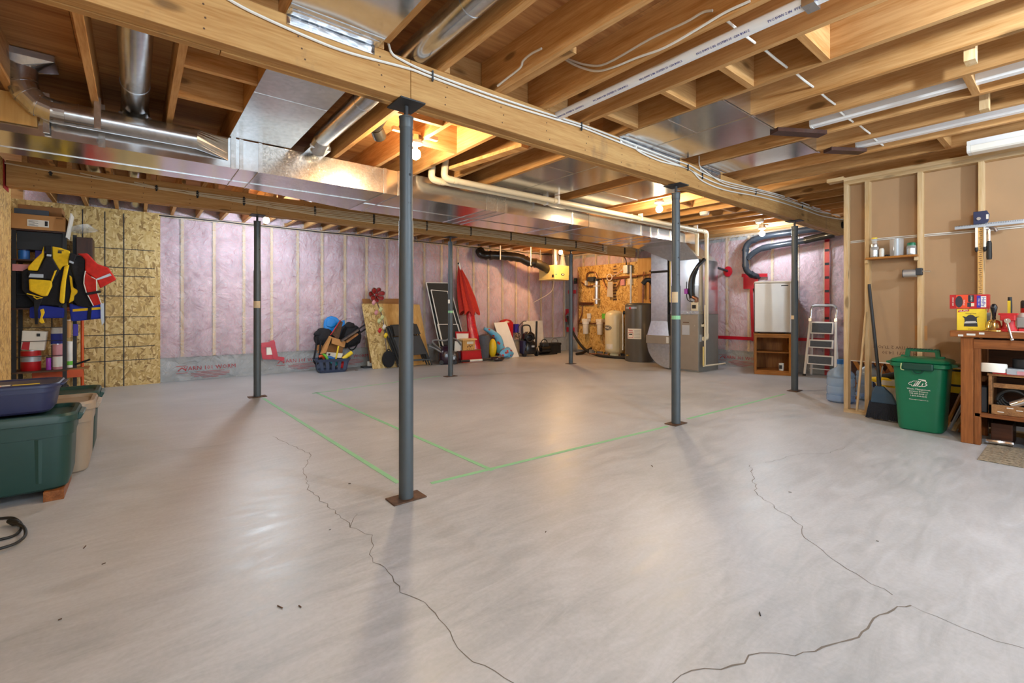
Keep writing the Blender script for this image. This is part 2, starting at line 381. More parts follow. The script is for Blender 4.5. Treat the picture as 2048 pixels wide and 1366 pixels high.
def clear(name, col, fac, rough=.08):
    m, nt, b, nd, lk = newmat(name); out = nt.nodes['Material Output']; tr = nd('BsdfTransparent'); mx = nd('MixShader', i_Fac=fac)
    tr.inputs[0].default_value = rgba(col); b.inputs['Base Color'].default_value = rgba(col); b.inputs['Roughness'].default_value = rough; b.inputs['Specular IOR Level'].default_value = .8
    lk(tr, 0, mx, 1); lk(b, 0, mx, 2); lk(mx, 0, out, 'Surface')
clear('clear_plastic', (.92, .94, .95), .22); clear('jug_blue', (.62, .79, .98), .34)
def floral():
    m, nt, b, nd, lk = newmat('floral'); tc = nd('TexCoord'); vo = nd('TexVoronoi', i_Scale=11.0); lk(tc, 'Object', vo, 'Vector')
    cr = nd('ValToRGB'); e = cr.color_ramp.elements; e[0].position = .28; e[0].color = rgba(hexc('b0362e')); e[1].position = .34; e[1].color = rgba(hexc('5ba6cf')); cr.color_ramp.interpolation = 'LINEAR'
    lk(vo, 'Distance', cr, 'Fac'); lk(cr, 0, b, 'Base Color'); b.inputs['Roughness'].default_value = .5
floral()
def mat_weave():
    m, nt, b, nd, lk = newmat('rug'); tc = nd('TexCoord'); ck = nd('TexNoise', i_Scale=60.0, i_Detail=3.0); lk(tc, 'Object', ck, 'Vector')
    cr = nd('ValToRGB'); e = cr.color_ramp.elements; e[0].position = .35; e[1].position = .65; e[0].color = rgba(hexc('6d6150')); e[1].color = rgba(hexc('9a8c76')); lk(ck, 'Fac', cr, 0); lk(cr, 0, b, 'Base Color'); b.inputs['Roughness'].default_value = .95
mat_weave()
def glow(name, col, st):
    m, nt, b, nd, lk = newmat(name); b.inputs['Base Color'].default_value = (1, 1, 1, 1); b.inputs['Emission Color'].default_value = rgba(col); b.inputs['Emission Strength'].default_value = st
glow('bulb_amber', (1.0, .60, .25), BULB['amber']); glow('bulb_warm', (1.0, .76, .47), BULB['warm']); glow('bulb_soft', (.80, .91, 1.0), BULB['soft']); glow('bulb_white', (.76, .89, 1.0), BULB['white'])
# ---------------------------------------------------------------- floor
ZJ, ZS = 2.473, 2.708          # underside of joists, underside of subfloor
XL, XR, YB = -1.2, 8.75, 8.55  # left wall, far right wall, insulated back wall
fl = tag(MB().box(-1.6, -3.2, -.12, 9.3, 9.0, 0).build('floor', 'concrete'), kind='structure')
def ribbon(pts, w, z, jit, seed):
    """a crack: thin crooked strip lying on the slab"""
    r = random.Random(seed); P = [Vector(p) for p in pts]; out = [P[0]]
    for a, b in zip(P, P[1:]):
        n = max(2, int((b-a).length/.035)); s = Vector((-(b-a).y, (b-a).x, 0)).normalized()
        out += [a.lerp(b, (i+1)/n)+s*(r.uniform(-jit, jit) if i < n-1 else 0) for i in range(n)]
    m = MB(); vs = []
    for i, p in enumerate(out):
        d = (out[min(i+1, len(out)-1)]-out[max(i-1, 0)]).normalized(); s = Vector((-d.y, d.x, 0)); k = w*r.uniform(.35, 1.0)
        vs += [(p.x-s.x*k, p.y-s.y*k, z), (p.x+s.x*k, p.y+s.y*k, z)]
    return m.add(vs, [(2*i, 2*i+1, 2*i+3, 2*i+2) for i in range(len(out)-1)])
F = lambda *ps: [W(x, y, Z=0) for x, y in ps]
CR = [([(545,873),(575,887),(620,908),(606,945),(620,982),(690,1040),(700,1055),(745,1070),(742,1100),(746,1125),(770,1135),(800,1185),(850,1205),(890,1250),(930,1310),(1030,1368)], .0022),
      ([(1500,930),(1515,990),(1605,1052),(1604,1068),(1680,1128),(1785,1190)], .0022),
      ([(1345,1366),(1410,1337),(1465,1331),(1520,1306),(1590,1312),(1700,1280),(1795,1213),(1822,1211)], .0035),
      ([(1822,1211),(1900,1245),(1990,1282),(2060,1300)], .0014), ([(1530,925),(1600,908),(1660,906),(1690,895)], .0012),
      ([(700,1055),(715,1028)], .0015), ([(300,905),(400,895),(450,890)], .0012)]
for i, (p, w) in enumerate(CR): ribbon(F(*p), w, .0006, .012, i).build('crack', 'floor_crack', fl)
def tape(a, b, w, name, label, cat='tape', mat='green_tape', z=.0004):
    a, b = Vector(a), Vector(b); d = (b-a).normalized(); s = Vector((-d.y, d.x, 0))*(w/2); m = MB()
    vs = [p+q+Vector((0, 0, k)) for k in (z, z+.0012) for p, q in ((a, -s), (b, -s), (b, s), (a, s))]
    m.add(vs, [(3,2,1,0), (4,5,6,7)]+[(i, (i+1) % 4, 4+(i+1) % 4, 4+i) for i in range(4)])
    return tag(m.build(name, mat), label, cat, 'green tape lines on the floor')
tape(W(527,797,Z=0), W(797,966,Z=0), .034, 'tape_strip', 'green tape line on concrete, leftmost, running up to the nearest steel post')
tape(W(632,785,Z=0), W(985,941,Z=0), .034, 'tape_strip', 'long green tape line on concrete passing behind the nearest steel post')
tape(W(862,967,Z=0), W(1335,853,Z=0), .034, 'tape_strip', 'green tape line on concrete pointing at the middle post of front beam', z=.0008)
tape(W(1375,838,Z=0), W(1570,788,Z=0), .034, 'tape_strip', 'faint green tape line on concrete between middle and far post of front beam')
tape(W(625,787,Z=0), W(880,752,Z=0), .03, 'tape_strip', 'farthest green tape line on concrete, in front of the second row of posts')
CH = [(120,1240,'rust'),(560,1215,'rust'),(600,1214,'rust'),(1755,1083,'floor_crack'),(1580,985,'floor_crack'),(660,1060,'floor_crack'),(1520,1229,'black')]
CH += [(RND.uniform(100, 1950), RND.uniform(900, 1350), 'rust') for _ in range(5)]
ORD = 'first second third fourth fifth sixth seventh eighth ninth tenth eleventh twelfth thirteenth fourteenth fifteenth sixteenth'.split()
CH.sort()
for i, (x, y, mt) in enumerate(CH):
    p = W(x, y, Z=0); a = RND.uniform(0, 180)
    tag(MB().cb((0,0,.0025), (RND.uniform(.008,.03), .003, .003), (0,0,a)).build('wood_splinter', mt, loc=p), 'tiny dark splinter on the bare concrete, %s of them counted from the left' % ORD[i], 'splinter', 'splinters on the floor')
# ---------------------------------------------------------------- ceiling: subfloor, joists, blocking
ce = tag(MB().box(-1.6, -3.2, ZS+.016, 9.3, 9.0, ZS+.06).build('ceiling', 'plywood'), kind='structure')
sh = None
for j in range(10):
    for i in range(-1, 5):
        x0 = -1.5+i*2.44+(1.22 if j % 2 else 0); y0 = -3.2+j*1.22
        if x0+2.44 < -1.4 or x0 > 9: continue
        if sh is None: sh = MB().box(0, 0, 0, 2.437, 1.217, .016).build('plywood_sheet', 'plywood', ce); o = sh
        else: o = sh.copy(); COL.objects.link(o)
        o.location = (x0, y0, ZS)
JX = [1.39+.41*k for k in range(-6, 19)]
def joist(x, y0, y1, t=.038, mat='spruce_y'):
    return MB().box(-t/2, y0, ZJ, t/2, y1, ZS).build('joist', mat, ce, loc=(x, 0, 0))
pn = joist(JX[0], -3.1, 2.52)
for x in JX[1:]:
    o = pn.copy(); COL.objects.link(o); o.location.x = x
pm = joist(JX[0]+.038, 2.37, 6.47)
for x in JX[1:]:
    o = pm.copy(); COL.objects.link(o); o.location.x = x+.038
FX = [-.818+.31*k for k in range(31)]
pf = joist(FX[0], 6.35, 8.62)
for x in FX[1:]:
    o = pf.copy(); COL.objects.link(o); o.location.x = x
pb = None
def block(i, y, bay=0, name='blocking'):
    """solid blocking between joists i and i+1"""
    global pb
    if pb is None: pb = MB().box(-.186, -.019, ZJ, .186, .019, ZS).build('blocking', 'spruce_x', ce); o = pb
    else: o = pb.copy(); COL.objects.link(o)
    o.location = ((JX[i]+JX[i+1])/2+bay, y, 0); return o
for px, py in ((1445,138),(1325,185),(1215,235),(1590,62)): block(9, W(px, py, Z=ZJ).y)
for i, y in ((15,.75),(13,.15),(11,-.4),(7,-.6),(10,-.35),(12,.45)): block(i, y)
for i, y in ((3,3.25),(3,3.75),(6,3.1),(7,3.55),(8,2.95),(7,2.85),(14,3.1),(16,3.4),(18,3.2)): block(i, y, .038)
for i in range(3, 24): block(i, 2.545, .038) if i in (3,6,7,8,15,17,19) else None
for k, (p, q) in enumerate(((W(1548,262,Z=2.46), W(1645,268,Z=2.46)), (W(1655,300,Z=2.46), W(1725,303,Z=2.46)), (W(905,338,Z=2.46), W(1050,292,Z=2.46)))):
    MB().bar(p, q, .09, .03).build('brace', 'dark_x' if k < 2 else 'spruce_x', ce)
for x, y in ((JX[0]+.3, 2.45),): pass
MB().box(JX[5]-.06, .9, ZJ-.002, JX[5]+.0, 2.3, ZJ+.03).build('nailer', 'spruce_y', ce, loc=(.055,0,0))
MB().box(-.02, 1.75, ZJ-.001, .03, 2.38, ZJ+.035).build('nailer', 'spruce_y', ce, loc=(JX[7]+.04,0,0))
# hanging scraps of board nailed across the joists upper right
for px, py, h in ((1930,118,.30),(1960,215,.28)):
    p = W(px, py, Z=ZJ-.02); MB().box(-.045, -.045, -.03, .045, .0, h-.05).build('nailed_board', 'stud_z', ce, loc=p)
# ---------------------------------------------------------------- beams
def beam(label, y0, z0, joints, x0, x1):
    t = thing('wooden_beam', label, 'beam', (0, 0, 0)); w = .0435
    for p in range(3):
        js = [x0]+[x0+.001+j for j in joints[p]]+[x1]
        js = [x0]+joints[p]+[x1]
        for a, b in zip(js, js[1:]):
            MB().box(a+.0015, y0+p*w+.001, z0+(0 if p != 1 else .004), b-.0015, y0+(p+1)*w-.001, ZJ).build('beam_ply', 'beam_x', t, bev=.003)
    for j in joints[0]+[x0+2.9]:
        for s in (-.05, .07):
            pass
    nh = None
    for k in range(int((x1-x0)/.406)):
        for q in range(4):
            if nh is None: nh = MB().cyl((0, .002, 0), (0, -.0008, 0), .0048, n=6).build('nail_head', 'rust', t); o = nh
            else: o = nh.copy(); COL.objects.link(o)
            o.location = (x0+.2+.406*k+RND.uniform(-.02,.02), y0+.001, z0+.035+.052*q+RND.uniform(-.008,.008))
    return t
B1Y, B2Y, BZ1, BZ2 = 2.375, 6.345, 2.244, 2.232
beam('long laminated wooden beam nearest, white cables stapled along its face', B1Y, BZ1, ([1.197, 6.80], [2.9, 5.6], [.3, 4.4, 7.4]), XL, 8.7)
beam('second laminated wooden beam behind the long metal duct, bundled cables on it', B2Y, BZ2, ([1.15, 5.2], [2.9, 6.6], [.3, 4.0]), -.94, 8.7)
# ---------------------------------------------------------------- steel posts
def post(x, y, zt, zjoin, label, stickers=(), row=''):
    t = thing('steel_post', label, 'post', (x, y, 0), 0, row); z2 = zt-.075
    MB().box(-.1, -.06, 0, .1, .06, .008).build('base_plate', 'rust', t, bev=.002)
    MB().cyl((0,0,.008), (0,0,zjoin), .041, n=24).build('lower_tube', 'post_grey', t, True)
    MB().cyl((0,0,zjoin), (0,0,z2-.06), .0365, n=24).build('upper_tube', 'post_grey', t, True)
    m = MB(); m.lathe((0,0,z2-.062), [(.0365,0),(.039,.004),(.039,.055),(.042,.058),(.042,.064),(.012,.066)], 24); m.build('collar', 'post_grey', t, True)
    MB().cyl((0,0,z2), (0,0,zt-.008), .0125, n=10).build('screw_rod', 'dark_grey', t, True)
    MB().box(-.075, -.09, zt-.008, .075, .09, zt).build('top_plate', 'dark_grey', t)
    d = Vector((-x, -y, 0)).normalized(); s = Vector((-d.y, d.x, 0))
    for k in range(4):
        z = zjoin+.1+k*.16; p = d*.0362*.8+s*.0362*.6*(1 if k % 2 else .9)
        n = p.normalized(); MB().cyl(p-n*.004, p+n*.0012+Vector((0,0,0)), .008, n=10).build('adjustment_hole', 'black', t).location.z = z
    for mat, nm, z, h, a0, a1 in stickers:
        r = .0416 if z < zjoin else .0371; m = MB(); b = math.degrees(math.atan2(d.y, d.x)); n = 14
        m.loft([[(r*math.cos(math.radians(b+a0+(a1-a0)*i/n)), r*math.sin(math.radians(b+a0+(a1-a0)*i/n)), zz) for i in range(n+1)] for zz in (z-h/2, z+h/2)], caps=False)
        m.f = [f for k, f in enumerate(m.f) if (k+1) % (n+1) or a1-a0 > 350]; m.build(nm, mat, t, thick=.0008)
    return t
R1, R2 = 'steel posts under the front beam', 'steel posts under the second beam'
post(1.2, 2.44, BZ1, 1.58, 'nearest and largest grey steel post, rusty base plate, plain shaft', (), R1)
post(3.955, 2.43, BZ1, 1.30, 'grey steel post with green tape band and torn label in front of furnace', (('green_tape','tape_band',1.0,.035,-180,180), ('beige_label','label_sticker',1.19,.10,-60,25)), R1)
post(6.76, 2.42, BZ1, 1.45, 'grey steel post standing in front of small fridge and oak cabinet', (('beige_label','label_sticker',.97,.05,-80,-10),), R1)
post(1.165, 6.41, BZ2, 1.55, 'grey steel post with beige label in front of pink wall beside white lamp', (('beige_label','label_sticker',1.135,.085,-75,50),), R2)
post(3.925, 6.41, BZ2, 1.65, 'grey steel post with thin green tape band beside red folded parasol', (('green_tape','tape_band',1.035,.035,-180,180), ('paper','label_sticker',1.2,.06,-80,-15)), R2)
post(6.68, 6.40, BZ2, 1.75, 'grey steel post nearest the far corner beside yellow ventilation box', (), R2)
# ---------------------------------------------------------------- walls
def film(fn_plane, u0, u1, z0, z1, nu, nv, seed, s0=None):
    """wrinkled film hung on a wall: sags and folds, pinched at the studs"""
    def f(a, b):
        u = u0+(u1-u0)*a; z = z0+(z1-z0)*b
        q = noise.noise((u*2.1+seed, z*1.7, .3))*.014+abs(noise.noise((u*2.3+z*1.5, z*2.4-u*.9+seed, 2.2)))*.022+abs(noise.noise((u*3.1-z*2.9, z*1.6+u*1.7+seed, 7.2)))*.012
        q +=   .004*noise.noise((u*11+z*6, z*9, 5.1)); q = max(q, -.006)
        e = min(1, (z1-z)/.08, (z-z0)/.05)
        if s0 is not None: d = abs((u-s0+.203) % .406-.203); e *= .12+.88*min(1, d/.085)**2
        return fn_plane(u, z, q*max(e, .0))
    return MB().grid(f, nu, nv)
wb = tag(MB().box(-1.5, 8.66, 0, 9.3, 8.8, ZS).build('wall_back', 'grey_concrete'), kind='structure')
SX = [.954+.406*k for k in range(-2, 20)]
st = None
for x in SX:
    if st is None: st = MB().box(-.019, 8.53, .36, .019, 8.62, 2.43).build('wall_stud', 'stud_z', wb); o = st
    else: o = st.copy(); COL.objects.link(o)
    o.location.x = x
MB().box(.2, 8.53, 2.43, 8.7, 8.62, 2.468).build('top_plate', 'stud_x', wb)
MB().box(-1.2, 8.6, .0, 8.75, 8.64, .345).build('concrete_ledge', 'grey_concrete', wb)
def batt_mb(w, h, d, seed):
    def f(a, b):
        e = 1-abs(2*a-1)**6; k = min(1, b/.04, (1-b)/.04)
        q = noise.noise((a*3+seed, b*9, seed))*.018
        return ((a-.5)*w, -(.035*e*k+q*e), b*h)
    return MB().grid(f, 8, 28)
bp4 = [batt_mb(.368, 2.07, .05, s).build('insulation_batt', 'batt_pink', wb, True) for s in (1.3, 4.1, 7.7, 9.2)]
for i, (a, b) in enumerate(zip(SX, SX[1:])):
    o = bp4[i] if i < 4 else bp4[(i*3+i//3) % 4].copy()
    if i >= 4: COL.objects.link(o)
    o.location = ((a+b)/2, 8.565, .355)
film(lambda u, z, q: (u, 8.515-q*1.25, z), .285, 8.74, .005, 2.466, 430, 100, 3.1, .954).build('vapor_film', 'poly', wb, True)
MB().tube([(.27+.2*i, 8.487+.004*RND.random(), 2.442+RND.uniform(-.007,.007)) for i in range(43)], .009, 6).build('sealant_bead', 'black', wb)
# rim: pink batts between the joists above the wall
MB().box(-1.4, 8.6, ZJ, -.82, 8.64, ZS).build('rim_board', 'spruce_x', wb)
rb = MB().grid(lambda a, b: ((a-.5)*.27, 8.6-.06*(1-abs(2*a-1)**4)-.02*noise.noise((a*3, b*3, 1)), ZJ+.005+b*.225), 6, 6).build('rim_batt', 'batt_pink', wb, True)
rf = film(lambda u, z, q: (u, 8.5-q*.8, z), -.135, .135, ZJ, ZS, 12, 8, 6).build('rim_film', 'poly', wb, True)
for x in FX:
    for q in (rb, rf):
        o = q.copy(); COL.objects.link(o); o.location.x = x+.155
rb.location.x = rf.location.x = FX[0]-.155
# printed patches on the film
def film_print(wall, fn, rz, name='film_print'):
    for loc in fn:
        text('VARN 101 WORM', .085, 'ink_red', wall, loc, (90, 0, rz), name='printed_text')
        a = Vector(loc); dx = Vector((math.cos(math.radians(rz)), math.sin(math.radians(rz)), 0))
        m = MB()
        for k in range(5):
            w = (.36, .5, .5, .42, .2)[k]; c = a-Vector((0,0,.055+.022*k)); m.bar(c-dx*w/2, c+dx*w/2, .001, .006)
        m.build('printed_lines', 'ink_red', wall)
        c = a-dx*.36; m = MB()
        m.bar(c-dx*.07+Vector((0,0,.04)), c+dx*.07+Vector((0,0,.04)), .001, .006); m.bar(c-dx*.07-Vector((0,0,.06)), c+dx*.07-Vector((0,0,.06)), .001, .006)
        m.bar(c-dx*.05-Vector((0,0,.03)), c+Vector((0,0,.02)), .001, .012); m.bar(c+dx*.05-Vector((0,0,.03)), c+Vector((0,0,.02)), .001, .012); m.build('printed_emblem', 'ink_red', wall)
film_print(wb, [(.9, 8.466, .185), (-.0+2.25, 8.466, .20), (3.05, 8.466, .21), (5.3, 8.466, .2)], 0)
# OSB panel with its nailing grid, left end of the back wall
ob = MB().box(-1.36, 8.49, 0, .283, 8.52, 2.47).build('osb_panel', 'osb_y', wb)
g = MB()
for x in (-.845, -.55, -.325, -.125): g.box(x-.006, 8.4885, 0, x+.006, 8.492, 2.42)
for z in (.36, .55, .72, .97, 1.26, 1.54, 1.66, 1.92): g.box(-.55, 8.4885, z-.005, .22, 8.492, z+.005)
g.build('printed_grid', 'ink', ob)
# left wall
wl = tag(MB().box(-1.12, -3.2, 0, -.99, 6.66, ZJ).box(-1.5, 6.66, 0, -1.38, 8.7, ZJ).box(-1.5, 6.56, 0, -1.12, 6.66, ZJ).build('wall_left', 'grey_concrete'), kind='structure')
lp = None
for k in range(8):
    y0 = -3.12+1.222*k
    if lp is None: lp = MB().box(-.99, 0, .0, -.95, 1.218, 2.468).build('osb_panel', 'osb_x', wl); o = lp
    else: o = lp.copy(); COL.objects.link(o)
    o.location.y = y0
MB().box(-1.38, 6.67, 0, -1.36, 8.49, 2.468).build('osb_panel', 'osb_x', wl)
MB().box(-.948, 6.30, 2.20, -.945, 6.52, 2.47).build('red_tape', 'red_tape', wl)
# far right wall: concrete, studs, batts, film, then OSB behind the plumbing
wr = tag(MB().box(8.86, -3.2, 0, 8.98, 8.8, ZS).build('wall_right', 'grey_concrete'), kind='structure')
SY = [.25+.406*k for k in range(21)]
o0 = None
for y in SY:
    if o0 is None: o0 = MB().box(8.755, -.019, .30, 8.845, .019, 2.43).build('wall_stud', 'stud_z', wr); o = o0
    else: o = o0.copy(); COL.objects.link(o)
    o.location.y = y
for i, (a, b) in enumerate(zip(SY, SY[1:])):
    o = bp4[(i*5+i//2) % 4].copy(); COL.objects.link(o); o.parent = wr; o.rotation_euler.z = -PI/2; o.location = (8.79, (a+b)/2, .30)
film(lambda u, z, q: (8.74-q*1.25, u, z), -.5, 8.5, .005, 2.466, 400, 90, 8.4, .25).build('vapor_film', 'poly', wr, True)
MB().box(8.755, -1, 2.43, 8.845, 8.5, 2.468).build('top_plate', 'stud_y', wr)
MB().box(8.60, -3, ZJ, 8.64, 8.5, ZS).build('rim_board', 'spruce_y', wr)
film_print(wr, [(8.70, 4.0, .17)], -90)
MB().box(8.70, 6.28, .06, 8.735, 8.1, 2.14).build('osb_panel', 'osb_x', wr)
MB().box(8.695, 5.3, .06, 8.73, 6.278, 2.2).build('plywood_panel', 'plywood_pale', wr)
t = MB()
TQ = [8.705]
def tp(y0, z0, y1, z1, w): TQ[0] -= .0015; t.bar((TQ[0], y0, z0), (TQ[0], y1, z1), .002, w, (0,0,1) if abs(z1-z0) < .01 else (0,1,0))
tp(2.64, .01, 2.64, 2.24, .07); t.build('red_tape', 'red_tape', wr); t = MB()
tp(3.83, 1.5, 3.80, .50, .05); tp(3.80, .54, 4.45, .54, .06); tp(2.65, .58, 3.75, .55, .05); t.build('red_tape', 'red_tape', wr); t = MB()
tp(3.84, 1.72, 3.84, 1.45, .26); tp(3.55, 1.68, 4.0, 1.70, .06); t.build('red_tape', 'red_tape', wr); t = MB()
tp(8.28, .72, 8.28, 1.9, .06); tp(8.15, 1.52, 8.43, 1.52, .09); tp(8.2, .55, 8.48, .55, .12); tp(8.44, .75, 8.44, 1.08, .2); t.build('red_tape', 'red_tape', wr)
m = MB(); [m.box(8.6975, 2.61, .25+k*.22, 8.6985, 2.67, .29+k*.22) for k in range(9)]; m.build('printed_marks', 'ink', wr)
# red taped patch with a white card on the back wall film
rt = MB()
for p, q in (((438,702),(437,748)), ((440,694),(472,690)), ((446,735),(500,745)), ((478,682),(490,742)), ((490,730),(522,728))): pass
P = lambda x, y: W(400+x*.278, 400+y*.278, Y=8.462)
for (a, b, w) in (((450,1040),(465,1140),.07), ((440,1045),(540,1035),.08), ((455,1125),(550,1125),.1), ((515,1010),(545,1140),.075), ((540,1135),(605,1145),.06)):
    yq = Vector((0, -.003*(int(a[0]) % 7), 0)); rt.bar(P(*a)+yq, P(*b)+yq, w, .002, (0,-1,0))
rt.build('red_tape', 'red_tape', wb)
a, b = P(478,1060), P(520,1112); MB().box(a.x, 8.455, b.z, b.x, 8.459, a.z).build('white_card', 'paper', wb)
# ---------------------------------------------------------------- partition: open stud wall, drywall on its far side
PX = 5.77
wp = tag(MB().box(PX+.09, -3.2, .54, PX+.1025, 1.6, 2.44).build('wall_partition', 'drywall'), kind='structure')
z0 = .038
def stud(y, z0=.038, z1=2.376, w=.038): return MB().box(0, -w/2, z0, .089, w/2, z1).build('wall_stud', 'stud_z', wp, loc=(PX, y, 0), bev=.002)
for y in (1.58, 1.40, .99, .58, .17, -.24, -.65, -1.06, -1.47): stud(y)
MB().box(PX, -3.2, 0, PX+.089, 1.6, .038).build('bottom_plate', 'stud_y', wp, bev=.002)
for k in (0, 1): MB().box(PX, -3.2, 2.376+.0385*k, PX+.089, 1.6+.0*k, 2.414+.0385*k).build('top_plate', 'stud_y', wp, bev=.002)
MB().box(PX-.01, 1.6, 2.43, PX+.1, 1.75, 2.468).build('plate_end', 'stud_y', wp)
MB().box(PX+.088, -3.2, .533, PX+.104, 1.6, .541).build('cut_edge', 'paper', wp)
for y, z, s, r in ((1.22, .70, 'HTIW 2 TUOM', 180), (1.16, .645, 'M021/71 14:30', 180), (1.05, .60, 'FIRECODE', 180)):
    text(s, .045, 'ink_brown', wp, (PX+.0895, y, z), (90, r, -90), name='printed_text')
for z in (1.775, 1.79): MB().tube([(PX+.084, 1.6-.2*i, z+.004*math.sin(i)) for i in range(16)], .0055, 6).build('wall_cable', 'cable_white', wp)
m = MB(); m.box(PX+.087, .95, .78, PX+.089, 1.04, .92); m.build('switch_patch', 'cardboard', wp)
# ---------------------------------------------------------------- lamps
def lamp(x, y, z, mat, label, can=True, grp='bare bulbs under the joists'):
    t = thing('ceiling_lamp', label, 'lamp', (x, y, 0), 0, grp)
    MB().ball((0,0,z), (.042,.042,.044), 20, 14).build('bulb', mat, t, True)
    m = MB(); m.lathe((0,0,z+.036), [(.018,0),(.016,.03),(.03,.034),(.056,.045),(.06,.06),(.058,.066),(.01,.068)], 24); m.build('socket', 'white_gloss', t, True)
    m = MB(); m.lathe((0,0,z+.104), [(.05,0),(.05,.045),(.02,.047)], 8); m.build('junction_box', 'galv', t)
    if z+.15 < ZJ+.03: MB().box(-.2, -.018, max(z+.151, ZJ-.04), .2, .018, max(z+.151, ZJ-.04)+.03).build('mounting_board', 'stud_x', t)
    return t
lamp(1.78, 3.45, 2.345, 'bulb_warm', 'bare lit warm bulb just right of the nearest steel post')
lamp(5.2, 3.43, 2.355, 'bulb_warm', 'bare lit warm bulb left of the middle post of front beam')
lamp(1.43, 7.25, 2.325, 'bulb_white', 'bare lit cold white bulb right of post before pink wall')
lamp(7.2, 7.2, 2.315, 'bulb_amber', 'bare lit warm bulb in front of yellow ventilation box')
lamp(8.05, 3.37, 2.325, 'bulb_soft', 'bare lit cold white bulb above the fridge by black pipes')
lamp(2.55, -.35, 2.34, 'bulb_white', 'bare lit bulb under the joists behind the viewer')
lamp(-.2, -.6, 2.34, 'bulb_white', 'added fill bulb under the joists, unseen beside the left wall')  # added out of view, fills the near side of the room with light
lamp(4.6, -1.0, 2.34, 'bulb_white', 'added fill bulb under the joists, out of view near the workbench')  # another unseen bulb, put in for fill light from behind the camera
# empty lampholders further back in the ceiling
for x, y, l in ((6.35, 3.45, 'white round smoke alarm on joist between middle and far posts'), (7.55, 3.2, 'white lamp holder without bulb under joists near furnace pipes')):
    t = thing('smoke_alarm', l, 'alarm', (x, y, ZJ))
    m = MB(); m.lathe((0,0,-.05), [(.03,0),(.055,.006),(.065,.03),(.065,.05)], 20); m.build('cover', 'white', t, True)
    MB().box(-.05,-.05,0,.05,.05,.006).build('base_plate', 'galv', t)
# strip lights in the joist bays and the shop light over the bench
def strip(x, y0, y1, z, label):
    t = thing('strip_light', label, 'light fixture', (x, 0, z), 0, 'unlit strip lights between the joists')
    MB().prism([(-.045,.05),(.045,.05),(.04,.012),(.025,0),(-.025,0),(-.04,.012)], 'y', y0, y1).build('housing', 'white_gloss', t)
    for a in (y0-.012, y1): MB().prism([(-.047,.052),(.047,.052),(.042,.01),(.025,-.002),(-.025,-.002),(-.042,.01)], 'y', a, a+.012).build('end_cap', 'white', t)
    return t
strip(4.075, .0, 1.33, 2.482, 'long white unlit strip light between joists above the wide metal panel')
strip(4.90, .0, 1.25, 2.482, 'long white unlit strip light between joists nearer the stud wall')
t = thing('shop_light', 'white enclosed shop light hanging at the joists above the workbench', 'light fixture', (5.42, 0, 2.372))
prof = [(-.065,.095),(.065,.095),(.06,.06),(.075,.055),(.07,.012),(.05,0),(-.05,0),(-.07,.012),(-.075,.055),(-.06,.06)]
MB().prism(prof[2:9], 'y', -.6, .60).build('lens', 'paper', t, bev=.004)
MB().prism([(-.06,.10),(.06,.10),(.066,.056),(-.066,.056)], 'y', -.6, .60).build('housing', 'white_gloss', t)
for y in (-.622, .6): MB().prism([(u*1.05, v) for u, v in prof], 'y', y, y+.022).build('end_cap', 'white', t)
# ---------------------------------------------------------------- supply trunk
TY, TZ, TT = 4.35, 2.222, 2.462
t = thing('supply_duct', 'long shiny rectangular metal duct hanging under the joists between the beams', 'duct', (0, 0, 0))
def duct_sec(x0, x1, y1a, y1b, z0=TZ, z1=TT, mat='galv', y0=TY):
    m = MB(); m.loft([[(x0,y0,z0),(x0,y1a,z0),(x0,y1a,z1),(x0,y0,z1)], [(x1,y0,z0),(x1,y1b,z0),(x1,y1b,z1),(x1,y0,z1)]]); return m.build('duct_section', mat, t)
for x0, x1, a, b, mt in ((-.49,.66,4.98,4.98,'galv_smooth'), (.66,.80,4.98,4.99,'galv_smooth'), (.80,1.90,4.99,5.32,'galv_spangle'), (1.90,3.15,5.32,5.34,'galv_smooth'), (3.15,3.42,5.34,5.34,'galv_spangle'), (3.42,4.9,5.34,5.34,'galv_smooth'), (4.9,6.1,5.34,5.34,'galv'), (6.1,7.72,5.34,5.34,'galv_smooth')):
    duct_sec(x0, x1, a, b, mat=mt)
duct_sec(-.94, -.49, 4.98, 4.98, TZ, TZ+.1, 'galv_smooth', 4.36)
for x, b in ((.66,4.98), (.80,4.99), (1.90,5.32), (2.05,5.32), (3.15,5.34), (3.30,5.34), (3.42,5.34), (4.55,5.34), (4.9,5.34), (6.1,5.34), (6.35,5.34), (6.55,5.34), (6.9,5.34)):
    m = MB(); m.box(x-.0, TY-.006, TZ-.002, x+.028, TY, TT+.004); m.box(x-.003, TY, TZ-.006, x+.006, b, TZ-.0005); m.build('drive_cleat', 'galv', t)
m = MB(); m.box(-.9, 4.78, TZ-.005, 1.9, 4.787, TZ-.0005); m.build('bottom_seam', 'galv', t); m = MB(); m.box(1.9, 4.9, TZ-.005, 7.7, 4.907, TZ-.0005); m.build('bottom_seam', 'galv', t)
for x in (-.2, .6): MB().box(x, TY-.012, TZ-.01, x+.035, TY-.006, ZJ+.04).build('hanger_strap', 'galv', t)
tag(MB().box(-.94, 4.325, 2.275, -.50, 4.345, 2.468).build('plywood_offcut', 'plywood_pale', bev=.002), 'pale plywood board in front of the left end of long metal duct', 'board')
for x in (-.86, -.47): tag(MB().box(x, 4.30, 2.24, x+.03, 4.322, 2.5).build('hanger_strap', 'galv'), 'short metal hanger strap at the %s of the pale plywood offcut' % ('left' if x < -.6 else 'right end'), 'strap', 'hanger straps at the duct end')
def pipe_rings(t, pts, r, mat='galv_round', name='pipe'):
    for p, d in pts:
        p, d = Vector(p), Vector(d).normalized(); MB().tube([p-d*.006, p+d*.006], r+.003, 20).build('seam_ring', mat, t, True)
